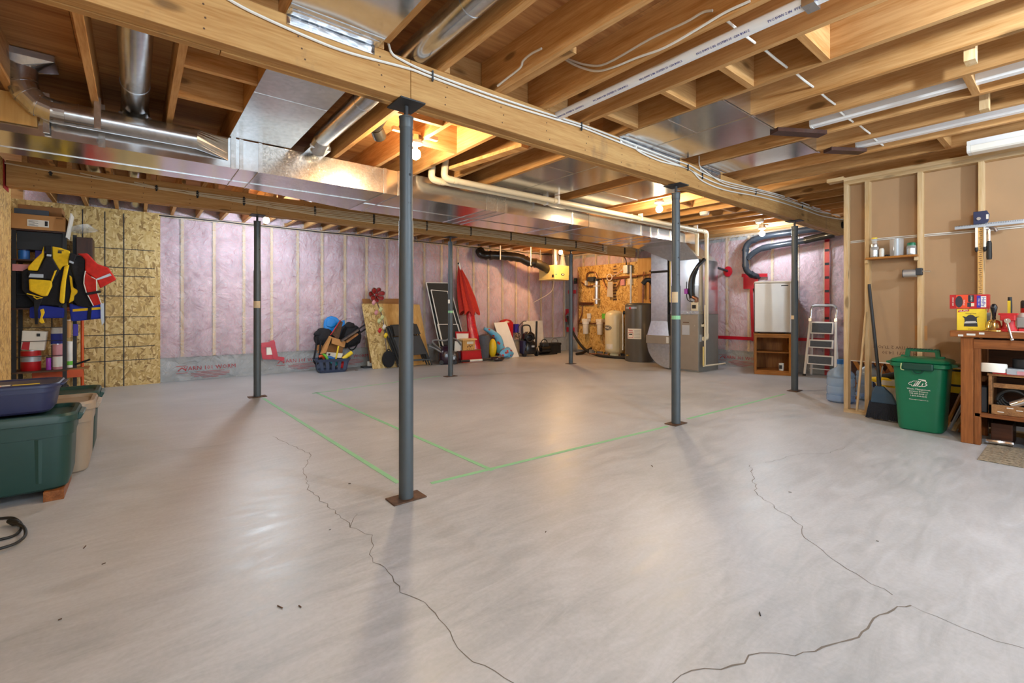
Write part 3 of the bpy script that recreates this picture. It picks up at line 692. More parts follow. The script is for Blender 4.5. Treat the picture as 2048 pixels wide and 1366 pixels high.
def take_off(t, x, y, z, r, d=-1):
    """square boot where a round duct leaves the trunk top"""
    m = MB(); sq = [(x+a, y+b, z) for a, b in ((r*1.15,r*1.2),(-r*1.15,r*1.2),(-r*1.15,-r*1.2),(r*1.15,-r*1.2))]
    m.box(x-r*1.2, y-r*1.3, z-.0, x+r*1.2, y+r*1.2, z+.035); return m.build('take_off', 'galv_round', t)
# round branch with the register boot (upper left)
t = thing('round_duct', 'round metal duct with elbow and flared boot in front of trunk, upper left', 'duct', (0, 0, 0), 0, 'round branch ducts')
x0, yy, zz, r = -.56, 4.262, 2.375, .074
MB().tube([(-.36,yy,zz), (.36,yy,zz)], r, 24).build('pipe', 'galv_round', t, True)
MB().tube([(x0-.0,yy,2.62), (x0,yy,2.52)], r, 24).build('pipe', 'galv_round', t, True)
el = [(x0,yy,2.52), (x0+.02,yy,2.455), (x0+.07,yy,2.40), (x0+.14,yy,2.376), (-.36,yy,zz)]
MB().tube(el, r*1.01, 24).build('elbow', 'galv_round', t)
for a, b in zip(el, el[1:]): pipe_rings(t, [(a, Vector(b)-Vector(a))], r)
pipe_rings(t, [((-.3,yy,zz),(1,0,0)), ((.34,yy,zz),(1,0,0))], r)
m = MB(); ra = rrect(.16, .1, .005, 5); rc = [(r*math.cos(2*PI*k/24+.13), r*math.sin(2*PI*k/24+.13)) for k in range(24)]
m.loft([[(x0+a, yy+b, 2.61) for a, b in rc], [(x0+a, yy+b, 2.66) for a, b in ra], [(x0+a, yy+b, 2.70) for a, b in ra]]); m.build('register_boot', 'galv_round', t)
m = MB(); m.loft([[(.36, yy+r*math.cos(q), zz+r*math.sin(q)) for q in [2*PI*k/24 for k in range(24)]], [(.58, 4.347+(.0 if abs(math.cos(q)) < 0 else .002*math.cos(q)), 2.36+.085*max(-1,min(1,1.3*math.sin(q)))) for q in [2*PI*k/24 for k in range(24)]]])
m.build('end_boot', 'galv_round', t)
MB().box(.50, 4.3405, 2.30, .53, 4.342, 2.37).build('paper_tag', 'paper', t)
MB().box(-.215, yy-.085, 2.29, -.18, yy-.08, ZJ+.03).build('hanger_strap', 'galv', t)
def run(x, y0, y1, z, r, label, boot=True, mat='galv_round', rings=()):
    t = thing('round_duct', label, 'duct', (0, 0, 0), 0, 'round branch ducts')
    MB().tube([(x,y0,z), (x,y1,z)], r, 24).build('pipe', mat, t, True)
    pipe_rings(t, [((x,y,z),(0,1,0)) for y in rings], r, mat)
    if boot:
        m = MB(); n = 24; m.loft([[(x+r*math.cos(q), y1, z+r*math.sin(q)) for q in [2*PI*k/n for k in range(n)]], [(x+r*1.1*math.cos(q), y1+.09-.06*math.sin(q), z-.06+r*.9*math.sin(q)) for q in [2*PI*k/n for k in range(n)]], [(x+r*1.1*math.cos(q), y1+.16+.06*math.cos(q), TT+.004) for q in [2*PI*k/n for k in range(n)]]]); m.build('elbow', mat, t, True)
        take_off(t, x, y1+.16, TT, r)
    return t
run(.0, 2.6, 4.30, 2.555, .078, 'round metal duct running along the joists to the trunk, second from left', rings=(3.9,))
run(1.245, -1.2, 4.10, 2.545, .072, 'long round metal duct passing over the nearest steel post', rings=(1.85, 3.2))
run(1.09, 2.6, 4.2, 2.60, .045, 'thin dark round duct beside the long round duct over nearest post', boot=False, mat='old_steel')
run(-.33, 5.0, 8.4, 2.56, .07, 'round metal duct in the far joists, left of a second one', boot=False, rings=(5.6,))
run(.0, 5.0, 8.4, 2.56, .06, 'round metal duct in the far joists above the OSB panel', boot=False, rings=(5.5,))
run(1.9, 5.35, 8.2, 2.55, .075, 'round bright duct in the far joists near cold white bulb', boot=False, rings=(5.9, 6.2))
t = thing('vent_elbow', 'dark flexible vent elbow between joists left of the nearest bulb', 'duct', (0, 0, 0))
MB().tube(smooth_path([(1.50,2.75,2.64),(1.50,3.3,2.62),(1.52,3.62,2.57),(1.56,3.68,2.54)]), .05, 16).build('hose', 'flex_black', t, True)
MB().tube([(1.53,3.65,2.56),(1.59,3.72,2.52)], .055, 16).build('collar', 'flex_black', t, True)
# sheet metal panning under the joists
def pan(x0, x1, y0, y1, label, seams=(), mat='galv_smooth', flap=None):
    t = thing('sheet_metal_panel', label, 'panel', (0, 0, ZJ), 0, 'sheet metal panels under the joists')
    MB().box(x0, y0, -.004, x1, y1, -.0005).build('sheet', mat, t)
    for s in seams: MB().box(*s).build('fold_seam', 'galv', t)
    if flap:
        a, b, yf, h = flap; MB().grid(lambda u, v: (a+(b-a)*u, yf-.003-.003*noise.noise((u*9, v*5, 2)), -h*v-.003), 20, 5).build('foil_tape', 'foil', t, True, thick=.001)
        MB().grid(lambda u, v: (a+(b-a)*u, yf-.07*v, -.005-.002*noise.noise((u*9, v*5, 4))), 20, 3).build('foil_tape', 'foil', t, True, thick=.001)
    return t
pan(.55, 1.0, .2, 2.372, 'sheet metal panel at the top edge, foil taped onto nearest beam', [(.55,2.27,-.007,1.0,2.285,-.003)], flap=(.555, .985, B1Y, .045))
pan(3.03, 3.94, 1.52, 2.374, 'widest sheet metal panel under joists, seams crossing, right of centre', [(3.03,1.515,-.008,3.94,1.527,-.003), (3.44,1.52,-.007,3.452,2.37,-.003), (3.03,1.93,-.007,3.44,1.938,-.003)], flap=(3.04, 3.93, B1Y, .05))
pan(4.285, 4.70, 1.50, 2.374, 'narrow sheet metal panel under joists beside the widest one, nearer stud wall', [(4.285,1.495,-.008,4.70,1.507,-.003)], flap=(4.29, 4.69, B1Y, .05))
pan(.59, 1.045, 2.51, 4.34, 'grey sheet metal panel behind the nearest beam, left of round ducts', [(.59,3.35,-.007,1.045,3.36,-.003)], mat='galv')
pan(3.085, 4.0, 2.51, 4.3, 'wide sheet metal panel behind front beam above the plastic pipes', [(3.5,2.51,-.007,3.51,4.3,-.003), (3.085,3.3,-.007,3.5,3.31,-.003)])
pan(4.30, 4.98, 2.51, 4.3, 'sheet metal panel behind front beam left of the second warm bulb', [(4.30,3.6,-.007,4.98,3.61,-.003)])
for x, y in ((3.44,1.515), (3.87,1.515), (4.68,1.495)):
    tag(MB().box(x-.002, y-.012, ZJ-.006, x+.045, y+.002, ZS-.02).build('foil_strap', 'foil'), 'crumpled foil strip on joist at metal panel end, %s' % ('left of three','middle of three','right of three by the stud wall')[(3.44,3.87,4.68).index(x)], 'tape', 'foil strips at panel ends')
    tag(MB().box(x-.41, y-.004, ZJ+.0, x-.003, y, ZS).build('end_plate', 'galv_smooth'), 'upright sheet metal plate closing joist bay, %s' % ('left of three','middle of three','right of three by the stud wall')[(3.44,3.87,4.68).index(x)], 'plate', 'end plates in the joist bays')
# ---------------------------------------------------------------- plastic vent pipes to the furnace
def pvc(y, z, xa, xb, ydn, zdn, xin, label, mat='pvc', r=.031):
    t = thing('vent_pipe', label, 'pipe', (0, 0, 0), 0, 'cream plastic furnace pipes')
    MB().tube([(xa+.1,y,z), (xb-.09,y,z)], r, 18).build('pipe', mat, t, True)
    e = [Vector((xa+.1,y,z)), Vector((xa+.03,y,z+.006)), Vector((xa,y,z+.035)), Vector((xa,y-.004,z+.09)), Vector((xa,y-.012,z+.13))]
    MB().tube(smooth_path(e, 4), r*1.16, 18).build('elbow', mat, t, True)
    MB().tube([(xa,y-.012,z+.12), (xa,y-.03,z+.20), (xa,y-.1,z+.235), (xa,2.5,z+.235)], r, 18).build('pipe', mat, t, True)
    e = [(xb-.1,y,z), (xb-.03,y,z-.006), (xb,y,z-.035), (xb,y,z-.1)]
    MB().tube(smooth_path(e, 4), r*1.16, 18).build('elbow', mat, t, True)
    MB().tube([(xb,y,z-.1), (xb,y,zdn+.07)], r, 18).build('pipe', mat, t, True)
    e = [(xb,y,zdn+.08), (xb,y,zdn+.02), (xb-.01,y+.005,zdn), (xb-.07,y+.02,zdn-.005)]
    MB().tube(smooth_path(e, 4), r*1.16, 18).build('elbow', mat, t, True)
    MB().tube([(xb-.07,y+.02,zdn-.005), (xb-.07,4.16,zdn-.005)] if xin is None else [(xb-.07,y+.02,zdn-.005), (xin,4.145,zdn-.005)], r, 18).build('pipe', mat, t, True)
    for x in (xa+.13, xa+1.55, xb-1.9, xb-.13):
        MB().tube([(x-.02,y,z), (x+.02,y,z)], r*1.14, 18).build('coupling', mat, t, True)
    for x in (xa+1.6, xa+3.3, xb-.35):
        MB().box(x-.012, y-r-.003, z-r-.003, x+.012, y+r+.003, ZJ).build('pipe_strap', 'white_pvc', t)
    return t
pvc(4.10, 2.405, 2.44, 7.62, 0, .575, 7.66, 'cream plastic vent pipe running along duct to furnace, front one')
pvc(4.22, 2.405, 2.36, 7.52, 0, .80, 7.6, 'cream plastic vent pipe running along duct to furnace, rear one')
t = thing('vent_pipe', 'white plastic pipe with blue print between joists above front beam', 'pipe', (2.35, 0, ZJ-.012), 0)
MB().tube([(0,-1.2,0), (0,2.52,0)], .031, 18).build('pipe', 'white_pvc', t, True)
for k in range(9): text('PVC DWV 2 IN  SYSTEM 15  CSA B181.2', .016, 'ink_blue', t, (-.024, 2.25-k*.36, -.0225), (40, 180, 90), name='printed_text').rotation_euler = (math.radians(140), 0, math.radians(-90))
MB().box(-.04, .75, -.034, .04, .80, .05).build('pipe_strap', 'galv', t)
# black drain pipes at the far right wall
t = thing('exhaust_pipe', 'black plastic exhaust pipe bent along pink wall above the fridge', 'pipe', (0, 0, 0))
q = [(8.74,3.72,1.66),(8.6,3.78,1.70),(8.52,3.82,1.76),(8.5,3.84,1.86),(8.5,3.84,2.14),(8.5,3.8,2.24),(8.5,3.7,2.30),(8.5,3.5,2.345),(8.5,3.1,2.36),(8.5,2.3,2.38)]
MB().tube(smooth_path(q, 5), .052, 20).build('pipe', 'abs_black', t, True)
for a, b in ((q[1],q[2]),(q[3],q[4]),(q[4],q[5]),(q[6],q[7])): a, b = Vector(a), Vector(b); d = (b-a).normalized()*.03; MB().tube([a-d, a+d], .06, 20).build('coupling', 'abs_black', t, True)
t = thing('exhaust_pipe', 'black plastic pipe joining the bent exhaust pipe from the right', 'pipe', (0, 0, 0))
q = [(8.5,3.80,1.98),(8.5,3.70,2.07),(8.5,3.55,2.14),(8.5,3.3,2.165),(8.52,2.9,2.20),(8.55,2.5,2.26)]
MB().tube(smooth_path(q, 5), .05, 20).build('pipe', 'abs_black', t, True)
MB().tube([q[2], (Vector(q[2])+Vector(q[3]))/2], .058, 20).build('coupling', 'abs_black', t, True)
MB().tube([q[4], q[5]], .062, 20).build('coupling', 'flex_black', t, True)
t = thing('refrigerant_line', 'dark insulated line entering pink wall through red tape', 'pipe', (0, 0, 0))
MB().tube(smooth_path([(7.7,4.3,1.86),(8.2,4.25,1.84),(8.73,4.28,1.80)]), .022, 10).build('sleeve', 'dark_grey', t, True)
tp2 = MB(); tp2.ball((8.725,4.27,1.79), (.012,.09,.1), 10, 6); tp2.build('red_tape', 'red_tape', wr)
# ---------------------------------------------------------------- cables
def cable(pts, label, mat='cable_white', r=.0068, grp='white cables along the front beam', k=5):
    return tag(MB().tube(smooth_path(pts, k), r, 6).build('cable', mat, None, True), label, 'cable', grp)
def beam_pts(ps, y): return [W(a, b, Y=y) for a, b in ps]
yb = B1Y-.009
cable(beam_pts([(430,-18),(500,22),(620,76),(700,106),(817,137),(865,155),(1000,204),(1100,235),(1165,255),(1240,285),(1330,320),(1375,337),(1405,354),(1450,372),(1512,385),(1560,397),(1612,414),(1640,424),(1690,432)], yb), 'white cable along top of front beam, the lower of the long pair')
cable(beam_pts([(777,87),(783,105),(800,118),(865,148),(1000,196),(1100,229),(1165,250),(1240,278),(1330,313),(1378,330),(1405,345),(1450,363),(1512,378),(1560,390),(1612,408),(1640,418),(1690,426)], yb), 'white cable along top of front beam, the upper of the long pair')
cable(beam_pts([(1272,290),(1277,302),(1320,322),(1378,338),(1405,362),(1450,380),(1512,392),(1560,404),(1612,421),(1645,432),(1690,440)], yb), 'white cable on front beam looping below the long pair')
cable(beam_pts([(1398,312),(1399,330),(1408,340),(1450,367),(1512,381),(1560,393),(1612,412),(1690,436)], yb-.012), 'thin white cable dropping onto the front beam right of wide panel', r=.0045)
cable([W(x, y, X=JX[7]-.025) for x, y in ((995,172),(1010,160),(1040,136),(1046,122),(1062,108),(1083,97))], 'pale cable pair stapled on joist above the front beam centre', grp='white cables in the joists')
cable([W(x, y, X=JX[8]-.026) for x, y in ((1117,110),(1140,120),(1175,130),(1213,127),(1300,78),(1370,45),(1405,25),(1425,21)) ], 'white cable on joist sagging then rising to a drilled hole', grp='white cables in the joists')
cable([W(x, y, X=JX[8]-.028) for x, y in ((1120,112),(1150,130),(1190,142),(1225,135),(1275,115),(1330,95),(1400,55),(1450,25),(1500,2)) ], 'white cable on joist sagging lowest then running up out of view', grp='white cables in the joists')
for a, b, k in (((1467,45),(1510,86),9), ((1517,103),(1574,135),10), ((1590,150),(1626,174),11), ((1642,187),(1670,209),12), ((1684,222),(1706,244),13), ((1718,252),(1740,267),14), ((1747,280),(1766,291),15)):
    p, q = W(*a, X=JX[k]-.19), W(*b, X=JX[k]-.02); mid = (p+q)/2-Vector((0,0,.03))
    p = Vector((q.x-.36, q.y, q.z)); mid = (p+q)/2-Vector((0,0,.004))
    cable([p, mid, q], 'short white cable crossing a joist bay, %s of seven counted from the white pipe' % ORD[k-9], grp='white cable threaded through joists')
for i in range(6):
    z = 2.40-.0195*i; x0 = -.55+.42*i
    s = [(x0-.3, B2Y-.01, z+.06-.0*i)] if i else [(-1.15, B2Y-.012, 2.45)]
    ps = s+[(x0+.25+.0*i, B2Y-.012, z+.005)]+[(x0+.25+.72*k, B2Y-.012, z-.004*(k % 2)+.003*math.sin(k*2+i)) for k in range(1, 11) if x0+.25+.72*k < 7.4]+[(7.7, B2Y-.012, z-.01-.01*i)]
    cable(ps, 'beige cable in the bundle along the second beam, %s' % ('topmost','second from top','third from top','fourth from top','fifth from top','lowest')[i], 'cable_beige', .007, 'beige cables along the second beam', 4)
for i, px in enumerate((101,313,395,488,630,748,854,942,1022,1091,1152,1206,1250,1287)):
    p = W(px, 400, Y=B2Y-.014); n = min(6, 1+i); m = MB(); m.box(-.008, -.012, 2.405-.0195*n-.008, .008, .004, 2.42); [m.cb((0,-.012,2.40-.0195*k), (.03,.012,.008)) for k in range(n)]
    tag(m.build('cable_stacker', 'black', loc=(p.x, p.y+.008, 0)), 'black plastic cable stacker on the second beam, %s from its left end' % ORD[i], 'clip', 'cable stackers on the second beam')
for i, (px, py) in enumerate(((865,152),(1163,253),(1376,335),(1405,352),(1512,384),(1605,412))):
    p = W(px, py, Y=B1Y-.014); tag(MB().box(-.004, -.006, -.03, .004, .006, .03).build('cable_staple', 'dark_grey', loc=p), 'dark staple pinning white cables to front beam, %s counted from the left' % ORD[i], 'staple', 'staples on the front beam')
# ---------------------------------------------------------------- left: storage totes, cord
def tote(cx, cy, z0, mat, label, hx=.335, hy=.215, h=.45, rib=True):
    t = thing('storage_tote', label, 'storage box', (cx, cy, z0), 0); m = MB()
    rg = [(hx*.86,hy*.80,.06,0),(hx*.90,hy*.86,.07,.012),(hx*.93,hy*.90,.08,.06),(hx*.955,hy*.94,.08,h*.70),(hx*.975,hy*.965,.08,h*.705),(hx*.985,hy*.975,.08,h*.90)]
    m.loft([[(x, y, z) for x, y in rrect(a, b, r, 6)] for a, b, r, z in rg]); m.build('body', mat, t, 30)
    m = MB(); m.loft([[(x, y, z) for x, y in rrect(a, b, r, 6)] for a, b, r, z in ((hx,hy,.07,h*.88),(hx*1.02,hy*1.03,.08,h*.885),(hx*1.02,hy*1.03,.08,h*.965),(hx,hy*.99,.08,h),(hx*.94,hy*.88,.06,h),(hx*.91,hy*.82,.06,h*.955))])
    m.build('lid', mat, t, 30)
    for s in (-1, 1):
        m = MB(); m.prism([(s*hx*.985,h*.86),(s*hx*1.05,h*.86),(s*(hx*1.10),h*.94),(s*hx*1.02,h*.965)], 'y', -hy*.5, hy*.5); m.build('handle', mat, t, bev=.006)
    if rib:
        for x in (-.28, -.02, .25):
            m = MB(); m.loft([[(hx*x/.45-.012, -hy*.90, .05), (hx*x/.45+.012, -hy*.90, .05), (hx*x/.45, -hy*.915, .05)], [(hx*x/.45-.016, -hy*.945, h*.69), (hx*x/.45+.016, -hy*.945, h*.69), (hx*x/.45, -hy*.97, h*.69)]]); m.build('rib', mat, t)
    return t
t1 = tote(-.605, 3.87, .055, 'tote_green', 'large dark green storage tote nearest on wood block, under the navy one', h=.43)
MB().box(.0, -.14, .43*.957, .33, -.11, .43*.957+.001).build('orange_sticker', 'orange', t1)
tote(-.635, 3.93, .485, 'tote_navy', 'navy blue storage tote with stickers stacked on the green tote', .285, .19, .165, False)
t4 = bpy.data.objects['storage_tote.001']
for x0, y0, x1, y1, mt in ((-.25,-.12,.05,-.09,'orange'), (-.15,-.08,.08,-.05,'paper'), (.09,-.08,.20,-.06,'pad_yellow')): MB().box(x0, y0, .158, x1, y1, .160).build('sticker', mt, t4)
t2 = tote(-.55, 4.36, 0, 'tote_beige', 'beige storage tote between the two green totes on the floor', h=.47)
MB().box(-.05, -.15, .47*.957, .22, -.12, .47*.957+.001).build('orange_sticker', 'orange', t2)
tote(-.55, 4.83, 0, 'tote_green', 'dark green storage tote farthest back behind the beige one', h=.47)
for x in (-.85, -.36): tag(MB().box(x-.04, 3.66, 0, x+.045, 4.06, .055).build('wood_block', 'stain_y', bev=.002), 'short brown wood block under the %s end of the nearest green tote' % ('hidden' if x < -.5 else 'visible right'), 'wood block')
t = wthing('power_cord', 'black power cord coiled on concrete at the left edge', 'cord', (-.5, 3.3, 0))
cz = lambda ps: [W(x, y, Z=.008) for x, y in ps]
MB().tube(smooth_path(cz([(-60,1045),(0,1037),(25,1036),(40,1045),(43,1056),(30,1070),(0,1079),(-60,1090)]), 8), .0065, 8).build('cord', 'rubber', t, True)
MB().tube(smooth_path([p+Vector((0,0,.013)) for p in cz([(36,1053),(46,1058),(51,1068),(48,1080),(30,1093),(0,1103),(-60,1118)])], 8), .0065, 8).build('cord', 'rubber', t, True)
a, b = cz([(18,1047), (38,1052)]); MB().tube([a+Vector((0,0,.012)), a.lerp(b,.6)+Vector((0,0,.012)), b+Vector((0,0,.012))], [.011,.016,.008], 10).build('plug', 'rubber', t, True)
# ---------------------------------------------------------------- left corner: black rack and what stands on it
RY = 7.80
t = thing('storage_rack', 'black metal storage rack in the left corner behind the totes', 'shelf', (-.88, 8.0, 0))
for x in (-.21, .215):
    for y in (-.2, .2): MB().box(x-.018+(.06 if x > 0 and y > 0 else 0), y-.018, 0, x+.018+(.06 if x > 0 and y > 0 else 0), y+.018, 2.03).build('leg', 'black', t)
for z in (.345, 1.09, 1.66, 2.012): MB().box(-.23, -.22, z-.018, .235, .22, z).build('shelf', 'dark_x' if z > 1 else 'rust', t)
for z in (.52, .70, .86, 1.25, 1.5): MB().tube([(-.2,-.2,z), (.2,-.2,z)], .004, 6).build('wire_rail', 'black', t)
MB().box(-.19, -.17, 1.78, .19, .19, 1.99).build('drawer_unit', 'black', t)
t = wthing('cardboard_box', 'brown cardboard box with white printed label on top of black rack', 'box', (-.88, 7.95, 2.012))
a, b, z0, z1 = R4(22, 417, 131, 462, 7.76); z0 = 2.012; z1 = 2.185
MB().box(a, 7.76, z0, b, 8.12, z1).build('carton', 'cardboard', t, bev=.004)
MB().box(a+.13, 7.757, z0+.035, a+.31, 7.759, z0+.115).build('label', 'paper', t)
lb = t.children[-1]; m = MB(); [m.box(a+.14, 7.7555, z0+.098-.014*k, a+.14+(.05 if k % 2 else .08), 7.7565, z0+.102-.014*k) for k in range(5)]; m.box(a+.275, 7.7555, z0+.05, a+.30, 7.7565, z0+.105); m.build('print', 'ink', lb)
MB().box(a+.37, 7.7565, z0+.145, a+.43, 7.759, z0+.16).build('print', 'cardboard_dark', t)
tag(MB().box(-1.06, 7.80, 2.187, -.69, 8.1, 2.30).build('cardboard_box', 'cardboard_dark', bev=.004), 'darker cardboard box stacked under beam on the labelled carton', 'box')
tag(MB().box(-1.085, 7.765, 2.187, -.80, 7.795, 2.245).build('panel', 'slate', bev=.002), 'slate grey flat panel lying on labelled carton in front of darker box', 'panel')
tag(MB().cb((-.625, 7.88, 2.09), (.012, .30, .30), (0, 8, 0)).build('board', 'pot_white'), 'white board standing on edge right of labelled carton', 'board')
m = MB(); P0 = W(160, 458, Y=8.0); m.grid(lambda u, v: (P0.x+.13*math.sin(PI*v)*math.cos(2*PI*u)*(1+.3*noise.noise((u*5, v*5, 1)))+.07*v, P0.y+.12*math.sin(PI*v)*math.sin(2*PI*u)*(1+.3*noise.noise((u*4, v*4, 7))), P0.z-.06+.14*v*(1-.6*abs(math.cos(2*PI*u+1)))), 20, 12)
tag(m.build('plastic_bag', 'clear_plastic', None, True), 'crumpled clear plastic bag on top of dark brown cabinet', 'bag')
t = wthing('tall_cabinet', 'tall dark brown cabinet between black rack and OSB panel', 'cabinet', (-.5, 8.3, 1.1))
MB().box(-.585, 8.10, 1.102, -.43, 8.47, 2.0).build('body', 'dark_z', t, bev=.003); MB().box(-.58, 8.085, 1.12, -.435, 8.099, 1.98).build('door', 'dark_z', t, bev=.002)
def jar(x, y, z, r, h, mat, label, lid=None, name='jar', cat='jar', n=18):
    t = thing(name, label, cat, (x, y, z)); MB().lathe((0,0,0), [(r*.95,0),(r,.01),(r,h*.82),(r*.86,h*.88)], n).build('body', mat, t, True)
    MB().cyl((0,0,h*.85), (0,0,h), r*.92, n=n).build('lid', lid or mat, t, True); return t
p = W(48, 515, Y=7.9); jar(p.x, 7.9, 1.66, .05, .13, 'blue', 'bright blue jar on upper shelf of black rack', 'navy')
tag(MB().box(-.93, 7.9, 1.66, -.80, 8.05, 1.80).build('box', 'purple_ink', bev=.003), 'dark purple box on upper shelf of black rack behind yellow vest', 'box')
tag(MB().box(-1.1, 7.77, 1.52, -.86, 7.8, 1.60).build('box', 'pink', bev=.003), 'flat dusty pink box edge behind yellow vest on black rack', 'box')
tag(MB().box(-1.12, 7.84, 1.09, -.72, 8.15, 1.52).build('trunk', 'black_cloth', bev=.02), 'black soft case on middle shelf of rack behind the life vests', 'case')
# life vests hanging on the rack
t = wthing('life_vest', 'yellow and black life vest hanging leftmost on the black rack', 'life vest', (-.85, 7.7, 1.1))
Q = lambda ps: [(30+x*.1317, 480+y*.1317) for x, y in ps]
VY = 7.70
pad('back_panel', Q([(200,420),(480,180),(820,180),(900,420),(840,900),(700,1000),(300,980),(100,760),(90,480)]), VY+.02, .09, 'black_cloth', t, .02)
pad('front_pocket', Q([(205,590),(555,615),(560,700),(490,850),(420,858),(215,770)]), VY-.045, .05, 'yellow_cloth', t, .014)
pad('shoulder_panel', Q([(435,90),(440,250),(340,470),(195,460),(190,410),(300,290),(400,200)]), VY-.03, .05, 'yellow_cloth', t, .012)
pad('chest_panel', Q([(560,95),(700,120),(835,170),(800,390),(720,400),(680,465),(570,290)]), VY-.01, .035, 'yellow_cloth', t, .01)
pad('front_strip', Q([(745,400),(820,370),(775,600),(745,965),(700,965),(670,930),(690,700)]), VY-.04, .05, 'yellow_cloth', t, .012)
pad('front_strip', Q([(600,465),(635,455),(560,640),(545,610)]), VY-.045, .03, 'yellow_cloth', t, .005)
pad('side_panel', Q([(822,530),(860,560),(880,720),(950,760),(950,800),(900,850),(890,920),(815,960),(850,780)]), VY-.02, .05, 'yellow_cloth', t, .01)
pad('shoulder_strap', Q([(450,85),(555,85),(560,250),(470,215)]), VY-.035, .035, 'black_cloth', t, .006)
pad('shoulder_strap', Q([(840,190),(935,225),(890,330),(815,310)]), VY-.035, .035, 'black_cloth', t, .006)
pad('front_panel', Q([(200,470),(340,480),(470,250),(560,260),(680,470),(560,640),(540,600),(200,580)]), VY-.035, .06, 'black_cloth', t, .014)
pad('reflector', Q([(230,510),(430,520),(430,575),(205,565)]), VY-.052, .012, 'silver_strip', t, .002)
pad('buckle', Q([(480,212),(550,218),(548,252),(474,245)]), VY-.05, .014, 'silver_strip', t, .003); pad('buckle', Q([(825,308),(895,335),(885,365),(818,340)]), VY-.05, .014, 'silver_strip', t, .003)
pad('emblem', Q([(650,148),(740,158),(738,168),(650,158)]), VY-.0115, .002, 'ink', t, 0); pad('emblem', Q([(650,165),(710,170),(708,205),(648,200)]), VY-.0115, .002, 'ink', t, 0)
pad('waist_strap', Q([(290,880),(420,880),(345,1060),(345,1280),(300,1280),(285,1000)]), VY-.02, .02, 'black_cloth', t, .004)
pad('pull_cord', Q([(380,1060),(430,1040),(450,1100),(415,1180),(450,1260),(405,1270),(365,1240),(395,1130)]), VY-.045, .02, 'yellow_cloth', t, .004)
MB().tube([W(*p, Y=VY-.05) for p in Q([(180,815),(280,840),(420,880),(330,895),(280,860)])], .006, 6).build('pull_cord', 'yellow_cloth', t, True)
t = wthing('life_vest', 'red and black life vest hanging between yellow vest and OSB panel', 'life vest', (-.5, 7.72, 1.15))
pad('back_panel', Q([(850,230),(1060,250),(1060,480),(1040,640),(1090,820),(1190,1000),(1150,1030),(960,1000),(860,900),(930,700),(840,420)]), VY+.0, .09, 'black_cloth', t, .02)
pad('shoulder_panel', Q([(940,205),(1100,200),(1250,360),(1420,420),(1540,600),(1290,735),(1240,600),(1060,480),(1065,300),(1020,250)]), VY-.02, .06, 'red_cloth', t, .014)
pad('front_panel', Q([(1060,480),(1160,560),(1235,600),(1240,770),(1310,970),(1190,1000),(1090,800),(1040,640)]), VY-.05, .06, 'red_cloth', t, .014)
pad('reflector', Q([(1230,590),(1440,505),(1470,540),(1250,612)]), VY-.032, .012, 'silver_strip', t, .002)
pad('waist_strap', Q([(1075,800),(1300,765),(1310,800),(1090,840)]), VY-.062, .014, 'black_cloth', t, .003)
MB().tube([W(*p, Y=VY-.055) for p in Q([(1070,470),(1050,560),(1045,660),(1080,790),(1190,1000)])], .005, 6).build('piping', 'pot_white', t, True)
MB().tube([W(*p, Y=VY-.055) for p in Q([(1160,560),(1235,600),(1240,770),(1310,970)])], .005, 6).build('piping', 'pot_white', t, True)
pad('waist_strap', Q([(1295,960),(1350,960),(1355,1250),(1320,1300),(1300,1190)]), VY-.01, .02, 'silver_strip', t, .003)
t = wthing('life_vest', 'blue life vest with yellow bands hanging lowest behind the others', 'life vest', (-.6, 7.76, 1.0))
pad('left_panel', Q([(215,1020),(420,990),(750,1030),(745,1185),(440,1190),(215,1190)]), VY+.06, .09, 'blue_cloth', t, .02)
pad('right_panel', Q([(820,960),(960,1000),(1310,970),(1350,1050),(1345,1190),(855,1240),(830,1100)]), VY+.055, .09, 'blue_cloth', t, .02)
pad('band', Q([(875,1050),(1340,1015),(1345,1050),(875,1090)]), VY+.048, .012, 'yellow_cloth', t, .002)
pad('waist_strap', Q([(1110,1030),(1165,1025),(1150,1210),(1095,1210)]), VY+.035, .012, 'black_cloth', t, .002)
# cans on the rack's lower shelf
def can(px0, py0, px1, py1, Y, mat, label, band=None, cat='can', z=None, lid='steel', name='paint_can'):
    a, b, z0, z1 = R4(px0, py0, px1, py1, Y); r = (b-a)/2*.86
    if z is not None: z1 += z-z0; z0 = z
    t = thing(name, label, cat, ((a+b)/2, Y+r, z0)); h = z1-z0
    MB().lathe((0,0,0), [(r*.97,0),(r,.004),(r,h-.008),(r*.95,h-.004)], 24).build('body', mat, t, True)
    MB().lathe((0,0,h-.006), [(r*.97,0),(r*.97,.008),(r*.85,.008),(r*.83,.003)], 24).build('lid', lid, t, True)
    if band: MB().lathe((0,0,h*band[1]), [(r*1.006,0),(r*1.006,h*band[2])], 24).build('band', band[0], t, True)
    return t
LS = .346
can(34, 700, 84, 741, 7.84, 'red', 'squat red can with grey band on the lower rack shelf', ('silver_strip', .45, .28), z=LS)
t = wthing('jug', 'tilted cream and red rectangular tin above the squat red can', 'can', W(70, 700, Y=7.86)); pad('body', [(44,661),(94,663),(88,701),(41,700)], 7.86, .12, 'paper', t, .008); pad('red_label', [(46,684),(60,684),(58,700),(42,699)], 7.857, .004, 'red', t, 0); pad('spout', [(73,667),(80,667),(80,673),(73,673)], 7.85, .012, 'ink', t, .002)
can(90, 716, 103, 741, 7.86, 'purple_bottle', 'small purple bottle on the lower rack shelf', None, 'bottle', LS, 'black', 'spray_bottle')
can(102, 690, 126, 741, 7.86, 'pink', 'dusty beige canister on the lower rack shelf right of purple bottle', ('paper', .1, .4), 'can', LS)
can(98, 655, 128, 690, 7.9, 'pot_white', 'white tub with blue label above the dusty beige canister', ('ink_blue', .05, .6), 'tub', None, 'pot_white', 'tub')
